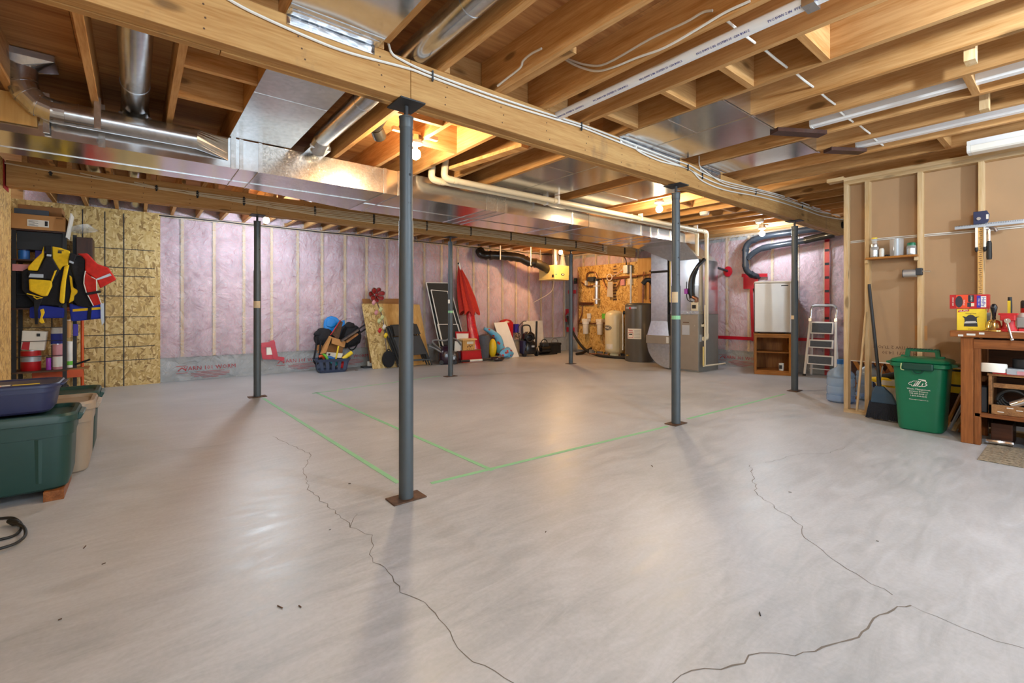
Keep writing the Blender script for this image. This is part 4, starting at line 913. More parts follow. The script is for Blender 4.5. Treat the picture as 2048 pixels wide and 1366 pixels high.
can(129, 640, 142, 675, 7.95, 'cardboard', 'tan bottle with white cap beside the rack post', None, 'bottle', None, 'paper', 'bottle')
can(131, 690, 146, 742, 8.0, 'pot_white', 'tall white cleaner bottle behind the rack post', ('lime', .1, .15), 'bottle', LS, 'white', 'bottle')
tag(PB('book', 146, 648, 156, 672, 8.05, .03, 'purple_ink', None), 'small purple and white packet standing behind rack post', 'packet')
t = wthing('orange_rack', 'orange steel shelf frame standing behind the black rack', 'shelf', (-.5, 8.2, 0))
PB('shelf_beam', 64, 741, 166, 757, 8.1, .04, 'orange', t); 
a = W(164.5, 700, Y=8.3); MB().cyl((a.x, 8.3, .0), (a.x, 8.3, 1.2), .017, n=12).build('post', 'orange', t, True)
a = W(68, 700, Y=8.3); MB().cyl((a.x, 8.3, .0), (a.x, 8.3, .5), .017, n=12).build('post', 'orange', t, True)
MB().box(-1.0, 8.1, 1.06, -.43, 8.45, 1.10).build('shelf_board', 'orange', t); z = W(120, 741, Y=8.1).z; MB().box(-1.0, 8.1, z, -.47, 8.42, z+.012).build('shelf_board', 'old_box', t)
t = wthing('bar_clamp', 'black and red bar clamp lying by foot of the orange frame', 'clamp', W(160, 782, Y=8.2)); a = W(152, 783, Y=8.15); b = W(172, 771, Y=8.15)
MB().tube([a+Vector((0,0,.03)), b], .018, 8).build('handle', 'red', t, True); MB().box(a.x-.02, 8.13, 0, a.x+.05, 8.19, .05).build('jaw', 'black', t, bev=.008)
t = wthing('pole', 'black pole end poking out above the orange shelf beam', 'pole', W(165, 727, Y=8.05)); MB().tube([W(150,729,Y=8.05), W(180,719,Y=8.0)], .012, 8).build('pole', 'black', t, True)
tag(MB().ball(W(128, 775, Y=8.1)+Vector((0,0,-.0)), (.05,.1,.045), 14, 8).build('shoe', 'black_cloth', None, True), 'dark boot under the orange shelf beyond rack post', 'boot')
# ---------------------------------------------------------------- along the insulated wall
def lump(c, r, mat, parent, name, seed, amp=.18, n=24, m=16):
    b = MB().ball((0,0,0), 1.0, n, m)
    b.v = [tuple(Vector((v[0]*r[0], v[1]*r[1], v[2]*r[2]))*(1+amp*noise.noise((v[0]*1.7+seed, v[1]*1.7, v[2]*1.7)))+Vector(c)) for v in b.v]
    return b.build(name, mat, parent, True)
t = wthing('plastic_sled', 'bright blue moulded plastic sled upright against pink wall', 'sled', W(670, 690, Y=8.35))
o = [(649,668),(648,650),(650,640),(656,634),(664,632),(674,635),(681,643),(690,640),(692,668),(686,668),(678,655),(668,668)]
pad('shell', o, 8.36, .05, 'sled_blue', t, .014); pad('raised_back', [(653,652),(654,642),(660,636),(668,637),(674,645),(671,652),(662,655)], 8.345, .03, 'sled_blue', t, .01)
t = wthing('duffel_bag', 'black duffel bag with hanging strap, behind carton by the blue sled', 'bag', W(660, 690, Y=8.3))
lump(W(648,675,Y=8.3), (.16,.11,.17), 'black_cloth', t, 'body', 2); lump(W(640,668,Y=8.28), (.1,.07,.06), 'black_cloth', t, 'flap', 5)
MB().tube(smooth_path([W(*p, Y=8.22) for p in ((634,672),(632,695),(628,722),(636,726),(640,700),(642,680))]), .016, 6).build('strap', 'black_cloth', t, True)
t = wthing('sports_bag', 'round black bag with looped strap right of the blue sled', 'bag', W(702, 690, Y=8.32))
lump(W(700,672,Y=8.36), (.21,.12,.22), 'black_cloth', t, 'body', 9); lump(W(699,652,Y=8.33), (.09,.07,.07), 'black_cloth', t, 'top_pocket', 4)
MB().tube(smooth_path([W(*p, Y=8.22) for p in ((696,684),(698,696),(704,700),(711,695),(716,684))]), .012, 6).build('strap', 'black_cloth', t, True)
t = wthing('hand_cart', 'grey folding cart with two black handles leaning toward the boards', 'cart', W(690, 700, Y=8.2))
for a, b in (((684,680),(738,644)), ((694,684),(734,656))): MB().bar(W(*a, Y=8.15), W(*b, Y=8.3), .035, .02).build('handle', 'black', t, bev=.005)
MB().bar(W(682,682,Y=8.13), W(716,660,Y=8.2), .05, .03).build('rail', 'old_steel', t); MB().bar(W(692,684,Y=8.13), W(714,668,Y=8.2), .06, .03).build('rail', 'old_box', t)
pad('board', [(663,668),(680,641),(686,644),(677,680)], 8.2, .03, 'rust', t, .003); MB().tube([W(661,670,Y=8.18), W(681,641,Y=8.2)], .008, 6).build('red_edge', 'red', t)
t = wthing('cardboard_box', 'open cardboard box tilted behind the blue laundry basket', 'box', W(668, 705, Y=8.15))
pad('side', [(642,708),(660,672),(664,674),(652,706)], 8.14, .22, 'cardboard', t, .003); pad('back', [(660,674),(690,684),(684,708),(650,706)], 8.3, .012, 'cardboard_dark', t); pad('flap', [(664,674),(692,683),(689,695),(663,687)], 8.16, .012, 'cardboard', t, .002)
pad('side', [(636,690),(645,688),(642,702),(628,700)], 8.25, .012, 'cardboard', t)
# laundry basket with toys
bx = W(667, 746, Y=8.1); t = thing('laundry_basket', 'dusky blue plastic laundry basket full of toys by pink wall', 'basket', (bx.x, 8.2, 0), -8)
H, n = .235, 6
m = MB(); m.loft([[(x, y, z) for x, y in rrect(a, b, .05, n)] for a, b, z in ((.205,.145,0),(.235,.165,H*.2))]); m.build('base', 'basket', t, 40)
m = MB(); rr = lambda a, b, z: [(x, y, z) for x, y in rrect(a, b, .06, n)]
m.loft([rr(.265,.19,H*.82), rr(.285,.205,H), rr(.295,.215,H*.98), rr(.272,.197,H*.80)], caps=False); m.build('rim', 'basket', t, 40)
for k, (x, y, w, ax) in enumerate([(-.2+.1*k, -.178, .052, 0) for k in range(5)]+[(-.2+.1*k, .178, .052, 0) for k in range(5)]+[(-.25, -.09+.09*k, .05, 1) for k in range(3)]+[(.25, -.09+.09*k, .05, 1) for k in range(3)]):
    s = 1.0
    if ax == 0: m = MB(); m.loft([[(x*.88-w/2*.9, y*.93-.004, H*.18), (x*.88+w/2*.9, y*.93-.004, H*.18), (x*.88+w/2*.9, y*.93+.004, H*.18), (x*.88-w/2*.9, y*.93+.004, H*.18)], [(x-w/2, y*1.08-.004, H*.84), (x+w/2, y*1.08-.004, H*.84), (x+w/2, y*1.08+.004, H*.84), (x-w/2, y*1.08+.004, H*.84)]])
    else: m = MB(); m.loft([[(x*.93-.004, y*.88-w/2, H*.18), (x*.93-.004, y*.88+w/2, H*.18), (x*.93+.004, y*.88+w/2, H*.18), (x*.93+.004, y*.88-w/2, H*.18)], [(x*1.06-.004, y-w/2, H*.84), (x*1.06-.004, y+w/2, H*.84), (x*1.06+.004, y+w/2, H*.84), (x*1.06+.004, y-w/2, H*.84)]])
    m.build('slat', 'basket', t)
toy = lambda ps, r, mat, label, cat='toy', name='toy_stick': tag(MB().tube(smooth_path([W(x, y, Y=Y) for x, y, Y in ps], 3), r, 10).build(name, mat, None, True), label, cat, 'toys in the laundry basket')
toy([(671,722,8.16),(674,708,8.14),(677,692,8.12)], .014, 'pad_yellow', 'thin yellow toy stick standing in the laundry basket')
toy([(686,718,8.18),(695,711,8.18),(703,705,8.2)], .036, 'pad_yellow', 'thick yellow foam toy poking from right side of basket')
toy([(645,707,8.18),(652,713,8.15),(655,719,8.15)], .022, 'lime', 'lime green toy poking out at left of basket')
toy([(638,714,8.16),(643,712,8.16),(648,717,8.2)], .022, 'orange', 'orange toy at the left rim of laundry basket')
toy([(652,717,8.2),(660,715,8.2),(668,719,8.2)], .028, 'blue', 'blue toy lying inside laundry basket behind the rim')
toy([(664,728,8.2),(668,722,8.2),(672,730,8.2)], .04, 'teal', 'teal toy seen between the laundry basket slats')
toy([(680,735,8.2),(684,726,8.2),(686,738,8.2)], .04, 'red', 'red toy seen between the laundry basket slats')
t = wthing('game_box', 'white game box with black letters behind basket toys', 'box', W(668, 715, Y=8.25)); pad('box', [(654,704),(686,707),(683,716),(651,714)], 8.22, .05, 'paper', t, .003); pad('lettering', [(657,707),(661,707),(660,711),(656,711)], 8.217, .002, 'ink', t, 0)
tag(PB('small_box', 737, 722, 745, 731, 8.30, .08, 'paper', None, zb=.03), 'small white box on dark slab behind the leaning OSB', 'box')
tag(MB().box(W(728,735,Y=8.25).x, 8.24, 0, W(744,735,Y=8.25).x, 8.42, .028).build('slab', 'dark_grey'), 'flat dark slab on floor under the small white box', 'slab')
# leaning boards
LB = .30
tag(pad('cardboard_sheet', [(734,597),(829,597),(833,720),(740,726)], 8.19, .01, 'cardboard_dark', None, 0, .19), 'brown cardboard sheet rearmost of the boards leaning on pink wall', 'sheet')
b = tag(pad('osb_sheet', [(735,607),(777,607),(798,738),(746,738)], 8.05, .014, 'osb_y', None, .001, .22), 'OSB sheet leaning foremost behind the metal flower', 'board')
tag(pad('plywood_sheet', [(777,607),(852,609),(862,733),(785,738)], 8.10, .014, 'plywood_pale', None, .001, .22), 'plywood sheet leaning behind the black folding chairs', 'board')
t = wthing('metal_flower', 'tall metal garden flower with red petals leaning on OSB sheet', 'garden ornament', W(776, 738, Y=8.0))
sy = 8.02
stem = [(776,738,8.0),(772,690,8.06),(766,640,8.16),(757,612,8.22),(752,598,8.26)]
MB().tube(smooth_path([W(x, y, Y=Y) for x, y, Y in stem]), .011, 6).build('stem', 'old_steel', t, True)
c = W(752, 590, Y=8.22)
for k in range(7):
    a = 2*PI*k/7+.3; dx, dz = math.cos(a), math.sin(a); m = MB(); n = 16
    rim = [(c.x+dx*(.095+.062*math.cos(b))-dz*.048*math.sin(b), c.y-.03-.025*math.cos(b)+.02*(k % 2), c.z+dz*(.085+.058*math.cos(b))+dx*.046*math.sin(b)) for b in [2*PI*i/n for i in range(n)]]
    ctr = (c.x+dx*.09, c.y-.008+.02*(k % 2), c.z+dz*.08); m.add([ctr]+rim, [(0, 1+i, 1+(i+1) % n) for i in range(n)]); pe = m.build('petal', 'petal_red', t, True, thick=.006)
    MB().tube(rim, .006, 6, True).build('petal_rim', 'old_steel', pe, True)
MB().ball(c-Vector((0,.03,0)), .03, 10, 6).build('flower_centre', 'petal_red', t, True)
for x, y, mt, Y in ((748,606,'pink',8.18),(762,620,'leaf_pale',8.1),(765,636,'leaf_pale',8.1),(759,643,'leaf_pale',8.08),(760,662,'red',8.04),(772,672,'yellow',8.0),(753,626,'pink',8.14),(769,655,'pot_white',8.05)):
    q = W(x, y, Y=Y-.03); m = MB(); m.grid(lambda u, v: (q.x+(u-.5)*.075, q.y+.02*abs(v-.5), q.z+(v-.5)*.10*math.sin(PI*u*.94+.1)+.02*u), 6, 4); m.build('leaf', mt, t, True, thick=.003)
t = wthing('round_case', 'round black case standing on floor behind the flower stem', 'case', W(780, 738, Y=7.98)); p = W(779, 713, Y=7.98)
m = MB(); m.loft([[(p.x+rx*math.cos(a), y, .155*sc+.01+.15*math.sin(a)*sc) for a in [2*PI*k/24 for k in range(24)]] for rx, y, sc in ((.10,7.97,.98),(.115,7.99,1),(.115,8.05,1),(.10,8.07,.98))]); m.build('case', 'black_cloth', t, 50); MB().tube(smooth_path([(p.x-.04,8.02,.31),(p.x,8.02,.345),(p.x+.04,8.02,.31)]), .01, 6).build('handle', 'black_cloth', t, True)
# folding chairs
def fchair(dx, dy, Y, label):
    t = wthing('folding_chair', label, 'chair', W(825+dx, 735, Y=Y), 'folded black chairs'); q = lambda ps: [(x+dx, y+dy) for x, y in ps]
    ln = .2
    pad('backrest', q([(787,651),(836,648),(842,668),(790,672)]), Y, .02, 'black', t, .006, ln)
    pad('seat', q([(792,675),(843,671),(853,708),(801,713)]), Y, .025, 'dark_grey', t, .006, ln)
    for a, b in (((837,652),(863,735)), ((784,655),(806,735)), ((842,668),(857,722)), ((792,675),(806,728))):
        p, r = W(a[0]+dx, a[1]+dy, Y=Y), W(b[0]+dx, b[1]+dy, Y=Y); z0 = min(r.z, .01); r.z = max(.012, r.z); p.y += ln*p.z; r.y += ln*r.z
        MB().bar(p+Vector((0,-.02,0)), r+Vector((0,-.02,0)), .034, .026).build('leg', 'black', t, bev=.004)
    for a, b in (((790,678),(843,674)), ((800,709),(854,705)), ((804,722),(861,719))):
        p, r = W(a[0]+dx, a[1]+dy, Y=Y), W(b[0]+dx, b[1]+dy, Y=Y); p.y += ln*p.z-.03; r.y += ln*r.z-.03
        MB().bar(p, r, .018, .018).build('crossbar', 'post_grey', t, bev=.003)
    return t
fchair(0, 0, 7.86, 'black folding chair foremost of the folded chairs leaning on plywood'); fchair(-5, -1, 7.93, 'black folding chair middle of the folded chairs leaning on plywood'); fchair(-10, 1, 8.0, 'black folding chair rearmost of the folded chairs leaning on plywood')
# window screens
def scr(q, Y, label, lean=.17, bar=None):
    t = wthing('window_screen', label, 'window screen', W(q[3][0], q[3][1], Y=Y), 'window screens leaning on the wall')
    V = [W(x, y, Y=Y) for x, y in q]; z0 = min(v.z for v in V); V = [Vector((v.x, v.y+lean*(v.z-z0), v.z)) for v in V]
    for i in range(4): MB().bar(V[i], V[(i+1) % 4], .012, .024, (0,1,0)).build('frame_rail', 'white', t)
    if bar is not None: MB().bar(V[0].lerp(V[3], bar), V[1].lerp(V[2], bar), .012, .02, (0,1,0)).build('frame_rail', 'white', t)
    MB().add([v+Vector((0,.004,0)) for v in V], [(0,1,2,3)]).build('mesh', 'screen', t, thick=.002); return t
scr([(866,564),(912,565),(938,715),(885,718)], 8.08, 'tallest white framed window screen rearmost behind red parasol', .18)
scr([(875,579),(908,582),(930,705),(890,710)], 8.02, 'middle white framed window screen leaning behind steel post', .2)
scr([(883,649),(923,649),(934,722),(893,724)], 7.98, 'smallest white framed window screen leaning foremost', .2)
# folded red parasol in its torn film
t = wthing('parasol', 'folded red parasol leaning on wall, lower part in red film', 'parasol', W(957, 722, Y=8.0))
ax = [(918,530,8.42),(925,560,8.36),(933,595,8.29),(940,626,8.22)]
rg = []
for i, (x, y, Y) in enumerate(ax):
    c = W(x, y, Y=Y); r = (.012, .12, .19, .22)[i]; rg.append([(c.x+r*(1+.2*math.cos(8*a))*math.cos(a), min(c.y+r*.6*(1+.2*math.cos(8*a))*math.sin(a), 8.47), c.z+(-.05*math.cos(8*a+1) if i == 3 else 0)) for a in [2*PI*k/48 for k in range(48)]])
m = MB(); m.loft(rg); m.build('canopy', 'umbrella_red', t, True)
MB().tube([W(918,526,Y=8.42), W(958,722,Y=8.0)], .02, 10).build('pole', 'white', t, True); MB().ball(W(917,527,Y=8.42), .022, 8, 6).build('finial', 'black', t, True)
rg = []
for i, (x, y, Y, r) in enumerate(((940,622,8.2,.09),(943,650,8.15,.11),(947,672,8.1,.125),(952,700,8.05,.13),(957,722,8.02,.12))):
    c = W(x, y, Y=Y); rg.append([(c.x+r*(1+.15*noise.noise((k*.9, i*2.3, 1)))*math.cos(2*PI*k/20), c.y+r*.7*math.sin(2*PI*k/20)*(1+.15*noise.noise((k*.8, i, 4))), max(.005, c.z)) for k in range(20)])
m = MB(); m.loft(rg); m.build('film_wrap', 'red_film', t, True)
# vacuum cleaner
p = W(897, 732, Y=7.85); t = thing('vacuum_cleaner', 'dark purple canister vacuum with grey hose behind steel post', 'vacuum', (p.x, 7.95, 0), -20)
m = MB(); m.loft([[(x, y, z) for x, y in rrect(a, b, min(a, b)*.8, 6)] for a, b, z in ((.13,.14,.01),(.15,.17,.05),(.155,.175,.15),(.145,.16,.25),(.11,.12,.33),(.04,.05,.37))]); m.build('body', 'purple', t, True)
m = MB(); m.loft([[(.13+x, y-.06, z) for x, y in rrect(a, b, min(a, b)*.8, 6)] for a, b, z in ((.09,.10,.01),(.10,.11,.06),(.10,.11,.17),(.07,.08,.24))]); m.build('motor_housing', 'vac_brown', t, True)
for x in (-.12, .14): MB().cyl((x,-.17,.045), (x,-.13,.045), .045, n=14).build('wheel', 'black', t, True)
MB().box(.10,-.20,.10,.14,-.165,.15).build('badge', 'silver_strip', t, bev=.004)
t2 = wthing('vacuum_hose', 'grey ribbed vacuum hose looping over the purple vacuum', 'hose', (p.x, 7.9, .4))
MB().tube(smooth_path([W(x, y, Y=Y) for x, y, Y in ((858,692,7.95),(870,697,7.9),(882,704,7.88),(882,700,7.92),(868,688,7.85),(865,682,7.85),(872,680,7.85),(890,681,7.86),(902,676,7.86),(914,680,7.9),(922,690,7.92))], 6), .017, 10).build('hose', 'hose_grey', t2, True)
t = wthing('vacuum_wand', 'vacuum wand with white tube and brown brush on the floor', 'vacuum part', W(940, 728, Y=7.8))
w1, w2, w3, w4 = [Vector((W(x, y, Y=7.72).x, 7.72, z)) for x, y, z in ((921,718,.06),(939,722,.05),(964,725,.045),(975,726,.045))]
MB().tube([w1, w2], .022, 10).build('handle', 'black', t, True); MB().tube([w2, w3], .024, 12).build('tube', 'pot_white', t, True); MB().tube([w3, w4, w4+Vector((.12,0,-.005))], [.026,.024,.03], 10).build('neck', 'black', t, True)
lump(w4+Vector((.24,-.03,.01)), (.17,.11,.055), 'vac_brown', t, 'brush_head', 3, .1)
# red toolbox, picture frame, birdhouse
t = wthing('tool_chest', 'red metal box on floor holding birdhouse and game box', 'box', W(945, 730, Y=7.86)); a, b = W(925,728,Y=7.86).x, W(962,728,Y=7.86).x
MB().box(a, 7.86, 0, b, 8.05, .235).build('body', 'red', t, bev=.005); MB().box(a-.01, 7.855, .235, b+.005, 8.055, .245).build('lid', 'cardboard_dark', t, bev=.002); MB().box(a-.10, 7.9, .0, a-.01, 8.05, .22).build('side_bin', 'purple', t, bev=.008)
t = wthing('birdhouse', 'small wooden birdhouse with painted fence standing on red box', 'birdhouse', W(938, 703, Y=7.9)); a, b, z0, z1 = R4(926, 679, 950, 702, 7.9); z0 = .246; z1 = z0+.20
MB().box(a, 7.9, z0, b, 8.02, z1).build('body', 'plywood_pale', t, bev=.002); MB().prism([(7.86,z1),(8.06,z1),(8.05,z1+.02),(7.96,z1+.035),(7.87,z1+.02)], 'x', a-.03, b+.03).build('roof', 'stud_x', t)
m = MB(); [m.box(a+.1+.035*k, 7.897, z0+.05+.02*(k % 2), a+.125+.035*k, 7.9, z0+.08+.02*(k % 2)) for k in range(4)]; [m.box(a+.09+.05*k, 7.897, z0+.01, a+.11+.05*k, 7.9, z0+.025) for k in range(4)]; m.build('painted_marks', 'ink_brown', t)
m = MB(); [m.box(a+.095+.032*k, 7.896, z0+.12, a+.122+.032*k, 7.899, z0+.17) for k in range(5)]; m.build('painted_pickets', 'paper', t)
t = wthing('picture_frame', 'red framed white picture propped behind the birdhouse', 'picture', W(925, 690, Y=8.06)); pad('frame', [(911,663),(939,663),(938,692),(913,692)], 8.06, .02, 'red', t, .003); pad('picture', [(913,667),(937,667),(936,690),(915,690)], 8.055, .006, 'paper', t, 0)
t = wthing('book_stack', 'leaning pale magazines between vacuum and birdhouse', 'magazines', W(918, 692, Y=8.0)); [pad('magazine', [(910+3*k,682),(922+3*k,684),(921+3*k,702),(909+3*k,702)], 7.93+.02*k, .012, ('paper','silver_strip','pot_white')[k], t, 0) for k in range(3)]
t = wthing('foam_roll', 'grey rolled mat standing on floor beside the red parasol', 'mat', W(968, 718, Y=7.98)); p = W(968.5, 718, Y=8.0)
m = MB(); m.lathe((p.x, 8.02, 0), [(.105,0),(.108,.02),(.115,.25),(.12,.50),(.115,.52),(.06,.53)], 24); m.build('roll', 'grey_cloth', t, True); MB().tube([(p.x+.07*(1-k/40)*math.cos(k*.7), 8.02+.07*(1-k/40)*math.sin(k*.7), .531) for k in range(36)], .006, 5).build('roll_end', 'dark_grey', t, True)
t = wthing('buoy', 'yellow oval float standing between grey mat and flowered bag', 'float', W(988, 712, Y=8.15)); p = W(987, 690, Y=8.15); MB().ball((p.x, 8.18, .22), (.095,.08,.21), 20, 14).build('float', 'yellow', t, True); MB().lathe((p.x+.03,8.12,.0), [(.06,0),(.05,.03),(.02,.05)], 12).build('base', 'black', t, True)
t = wthing('beach_bag', 'light blue flowered plastic bag slumped in front of white panel', 'bag', W(1005, 722, Y=7.95))
MB().tube(smooth_path([W(x, y, Y=Y) for x, y, Y in ((968,657,8.3),(982,664,8.25),(996,676,8.2),(1001,695,8.12),(1003,708,8.08))], 6), [.03,.035,.04,.05,.055,.06,.065,.065,.07,.07,.075,.075,.08,.08,.085,.085,.09,.09,.095,.095,.1,.1,.1,.1,.1], 12).build('side', 'floral', t, True)
p = W(1008, 714, Y=8.0); lump((p.x,7.93,.12), (.17,.12,.12), 'floral', t, 'body', 11, .35)
t = wthing('melamine_board', 'tall white melamine panel leaning on wall beside flowered bag', 'panel', W(1022, 718, Y=8.1)); pad('panel', [(1001,646),(1027,644),(1039,715),(1011,718)], 8.08, .018, 'white', t, .001, .3)
t = wthing('plastic_sled', 'dark red sled edge showing above the tall white panel', 'sled', W(1014, 650, Y=8.35)); pad('shell', [(1000,646),(1003,641),(1012,638),(1022,640),(1027,645),(1026,700),(1008,700)], 8.36, .06, 'red', t, .015); pad('moulding', [(1008,644),(1014,641),(1020,644),(1014,646)], 8.352, .006, 'cable_beige', t)
t = wthing('battery_pack', 'small blue box with cable on wall right of white panel', 'box', W(1034, 660, Y=8.4)); PB('case', 1030, 648, 1038, 665, 8.40, .085, 'purple_ink', t); MB().tube(smooth_path([W(x, y, Y=8.35) for x, y in ((1034,665),(1040,668),(1038,674),(1032,673),(1034,667))]), .008, 6).build('cable', 'black', t, True)
# pressure washer
p = W(1060, 712, Y=8.0); t = thing('pressure_washer', 'black and navy pressure washer with handle by the corner', 'pressure washer', (p.x, 8.05, 0), -10)
m = MB(); m.loft([[(x, y, z) for x, y in rrect(a, b, min(a, b)*.6, 5)] for a, b, z in ((.15,.13,.05),(.17,.14,.12),(.15,.13,.30),(.10,.09,.36),(.14,.10,.40),(.13,.10,.50),(.06,.06,.56))]); m.build('body', 'black_gloss', t, True)
MB().box(-.19,-.10,.06,-.12,.10,.36).build('tank', 'deep_blue', t, bev=.02)
for x in (-.15, .15): MB().cyl((x-.025 if x < 0 else x,-.06,.075), (x+.025 if x < 0 else x+.05,-.06,.075), .075, n=18).build('wheel', 'black', t, True)
MB().tube(smooth_path([(-.12,.06,.4),(-.13,.08,.62),(-.08,.09,.70),(.06,.09,.70),(.1,.08,.62),(.1,.06,.4)]), .016, 10).build('handle', 'black', t, True)
MB().bar((.17,-.05,.2), (.22,.0,.80), .035, .05).build('spray_wand', 'black', t, bev=.01); MB().box(.0,-.135,.20,.08,-.125,.25).build('badge', 'silver_strip', t)
MB().tube(smooth_path([(-.2,.05,.35),(-.24,.08,.62),(-.1,.1,.78),(.0,.1,.80)]), .009, 6).build('hose', 'black', t, True); MB().tube(arc((-.04,-.12,.42), .085, 0, 340, 20, 'y'), .014, 8).build('hose_coil', 'black', t, True)
tag(pad('backing_board', [(1047,642),(1086,641),(1089,706),(1049,710)], 8.40, .014, 'pot_white', None, .001, .02), 'off-white panel standing behind the pressure washer', 'panel')
p = W(1093, 711, Y=8.0); t = thing('air_compressor', 'small black compressor with hoses on floor beside pressure washer', 'compressor', (p.x, 8.08, 0), 0)
m = MB(); m.tube([(-.17,0,.12),(-.15,0,.12),(.13,0,.12),(.16,0,.12)], [.05,.1,.1,.05], 18); m.build('tank', 'black_gloss', t, True); m = MB(); m.cb((0,0,.24), (.2,.14,.10)); m.build('motor', 'dark_grey', t, bev=.025); MB().box(-.2,-.12,0,.32,.1,.025).build('base_plate', 'black', t, bev=.006)
MB().tube(arc((.0,0,.26), .10, 0, 180, 12, 'y'), .011, 8).build('handle', 'black', t, True); MB().tube(smooth_path([(-.16,.05,.2),(-.22,.02,.28),(-.18,0,.1),(-.23,0,.05)]), .012, 6).build('hose', 'cable_beige', t, True)
p = W(1111, 707, Y=8.2); t = thing('battery_box', 'black lidded battery box with loop handle near the corner', 'box', (p.x, 8.24, 0), 0); MB().box(-.15,-.1,0,.13,.1,.22).build('body', 'black', t, bev=.01); MB().box(-.16,-.11,.20,.14,.11,.25).build('lid', 'black', t, bev=.008); MB().tube(arc((-.01,-.02,.25), .11, 0, 180, 14, 'y'), .008, 6).build('handle', 'old_steel', t, True)
# ---------------------------------------------------------------- mechanical corner
t = thing('ventilation_box', 'pale yellow ventilation unit hung under joists in the far corner', 'ventilator', (7.40, 7.6, 1.755))
MB().box(0,0,.03,.60,.52,.33).build('body', 'hrv_beige', t, bev=.006); MB().box(-.006,-.006,0,.606,.526,.028).build('bottom_tray', 'hrv_beige', t, bev=.004)
MB().box(-.006,.02,.05,0,.08,.11).build('latch', 'black', t, bev=.002); MB().box(.03,-.004,.1,.07,0,.13).build('sticker', 'teal', t)
m = MB(); m.loft([[(.26+.055*math.cos(a), y, .12+.022*math.sin(a)) for a in [2*PI*k/20 for k in range(20)]] for y in (-.005, 0)]); m.build('oval_badge', 'purple', t)
m = MB(); m.loft([[(.26+.035*math.cos(a), y, .12+.009*math.sin(a)) for a in [2*PI*k/20 for k in range(20)]] for y in (-.007, -.004)]); m.build('badge_print', 'pot_white', t)
for x, y in ((.02,.02),(.58,.02),(.02,.5),(.58,.5)): MB().box(x-.006, y-.006, .33, x+.006, y+.006, .72).build('hanger_strap', 'silver_strip', t)
MB().tube([(.18,.15,.33),(.18,.15,.72)], .075, 20).build('duct_collar', 'galv_round', t, True); MB().lathe((.40,.14,.33), [(.09,0),(.075,.06),(.05,.16),(.03,.3)], 16).build('collar', 'clear_plastic', t, True)
MB().tube(smooth_path([(.08,.1,0),(.09,.12,-.12),(.05,.2,-.3),(-.1,.6,-.52)]), .006, 6).build('drain_hose', 'cable_beige', t, True)
t = wthing('flexible_duct', 'black wrapped flexible duct running along wall to the yellow unit', 'duct', W(1010, 512, Y=8.2))
q = smooth_path([W(x, y, Y=Y) for x, y, Y in ((958,500,8.46),(966,510,8.36),(985,511,8.25),(1010,512,8.15),(1040,516,8.05),(1058,524,7.95),(1074,527,7.85))]+[Vector((7.45,7.85,2.0))], 5)
MB().tube([p+Vector((0,0,.006*math.sin(i*2.5))) for i, p in enumerate(q)], [.095+.012*(i % 2)+.012*noise.noise((i*.7, 1, 2)) for i in range(len(q))], 16).build('duct', 'flex_black', t, True)
for k in (12, 24): a = q[k]; MB().box(a.x-.012, a.y-.12, a.z-.10, a.x+.012, a.y-.108, ZJ).build('hanger_strap', 'white', t)
for x in (970, 1063): pass
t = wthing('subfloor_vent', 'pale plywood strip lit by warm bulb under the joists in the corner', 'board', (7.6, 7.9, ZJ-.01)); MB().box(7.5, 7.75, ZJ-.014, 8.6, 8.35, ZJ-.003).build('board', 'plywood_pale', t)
# pressure tank
t = thing('pressure_tank', 'cream pressure tank with black oval badge, left of water heater', 'tank', (8.40, 6.70, 0))
MB().lathe((0,0,0), [(.14,0),(.14,.06),(.125,.08),(.18,.10),(.205,.14),(.21,.17),(.21,.90),(.205,.94),(.18,1.0),(.12,1.035),(.04,1.05)], 32).build('body', 'tank_cream', t, True)
vd = Vector((-8.4,-6.7,0)).normalized(); sd = Vector((-vd.y, vd.x, 0))
def curved(t, r, a0, a1, z0, z1, mat, name, n=12, oval=False):
    """label bent round a vertical drum, angles measured from the side facing the room's near corner"""
    b = math.atan2(vd.y, vd.x); m = MB()
    if oval:
        ca, cz, ha, hz = (a0+a1)/2, (z0+z1)/2, (a1-a0)/2, (z1-z0)/2; N = 24
        pts = [(r*math.cos(b+math.radians(ca)), r*math.sin(b+math.radians(ca)), cz)]+[(r*math.cos(b+math.radians(ca+ha*math.cos(2*PI*k/N))), r*math.sin(b+math.radians(ca+ha*math.cos(2*PI*k/N))), cz+hz*math.sin(2*PI*k/N)) for k in range(N)]
        m.add(pts, [(0, 1+k, 1+(k+1) % N) for k in range(N)])
    else: m.grid(lambda u, v: (r*math.cos(b+math.radians(a0+(a1-a0)*u)), r*math.sin(b+math.radians(a0+(a1-a0)*u)), z0+(z1-z0)*v), n, 1)
    return m.build(name, mat, t, True)
curved(t, .213, -80, -16, .60, .72, 'ink', 'oval_badge', oval=True)
curved(t, .2135, -76, -20, .61, .71, 'paper', 'badge_ring', oval=True); curved(t, .214, -74, -22, .616, .704, 'ink', 'badge_field', oval=True)
b = math.atan2(vd.y, vd.x)+math.radians(-44); o = text('M&R', .075, 'paper', t, (.219*math.cos(b), .219*math.sin(b), .66), (90, 0, math.degrees(b)+90), 'badge_letters')
curved(t, .212, -55, -10, .19, .30, 'pot_white', 'data_plate')
MB().ball((0,0,1.05), (.02,.02,.012), 8, 5).build('air_valve', 'black', t, True)
t = thing('pump_fittings', 'brass fittings and valves on pipe at foot of cream tank', 'fittings', (8.15, 6.75, 0))
MB().tube(smooth_path([(-.15,.35,.07),(0,.1,.06),(.1,0,.05),(.25,-.2,.05)]), .018, 8).build('pipe', 'copper', t, True)
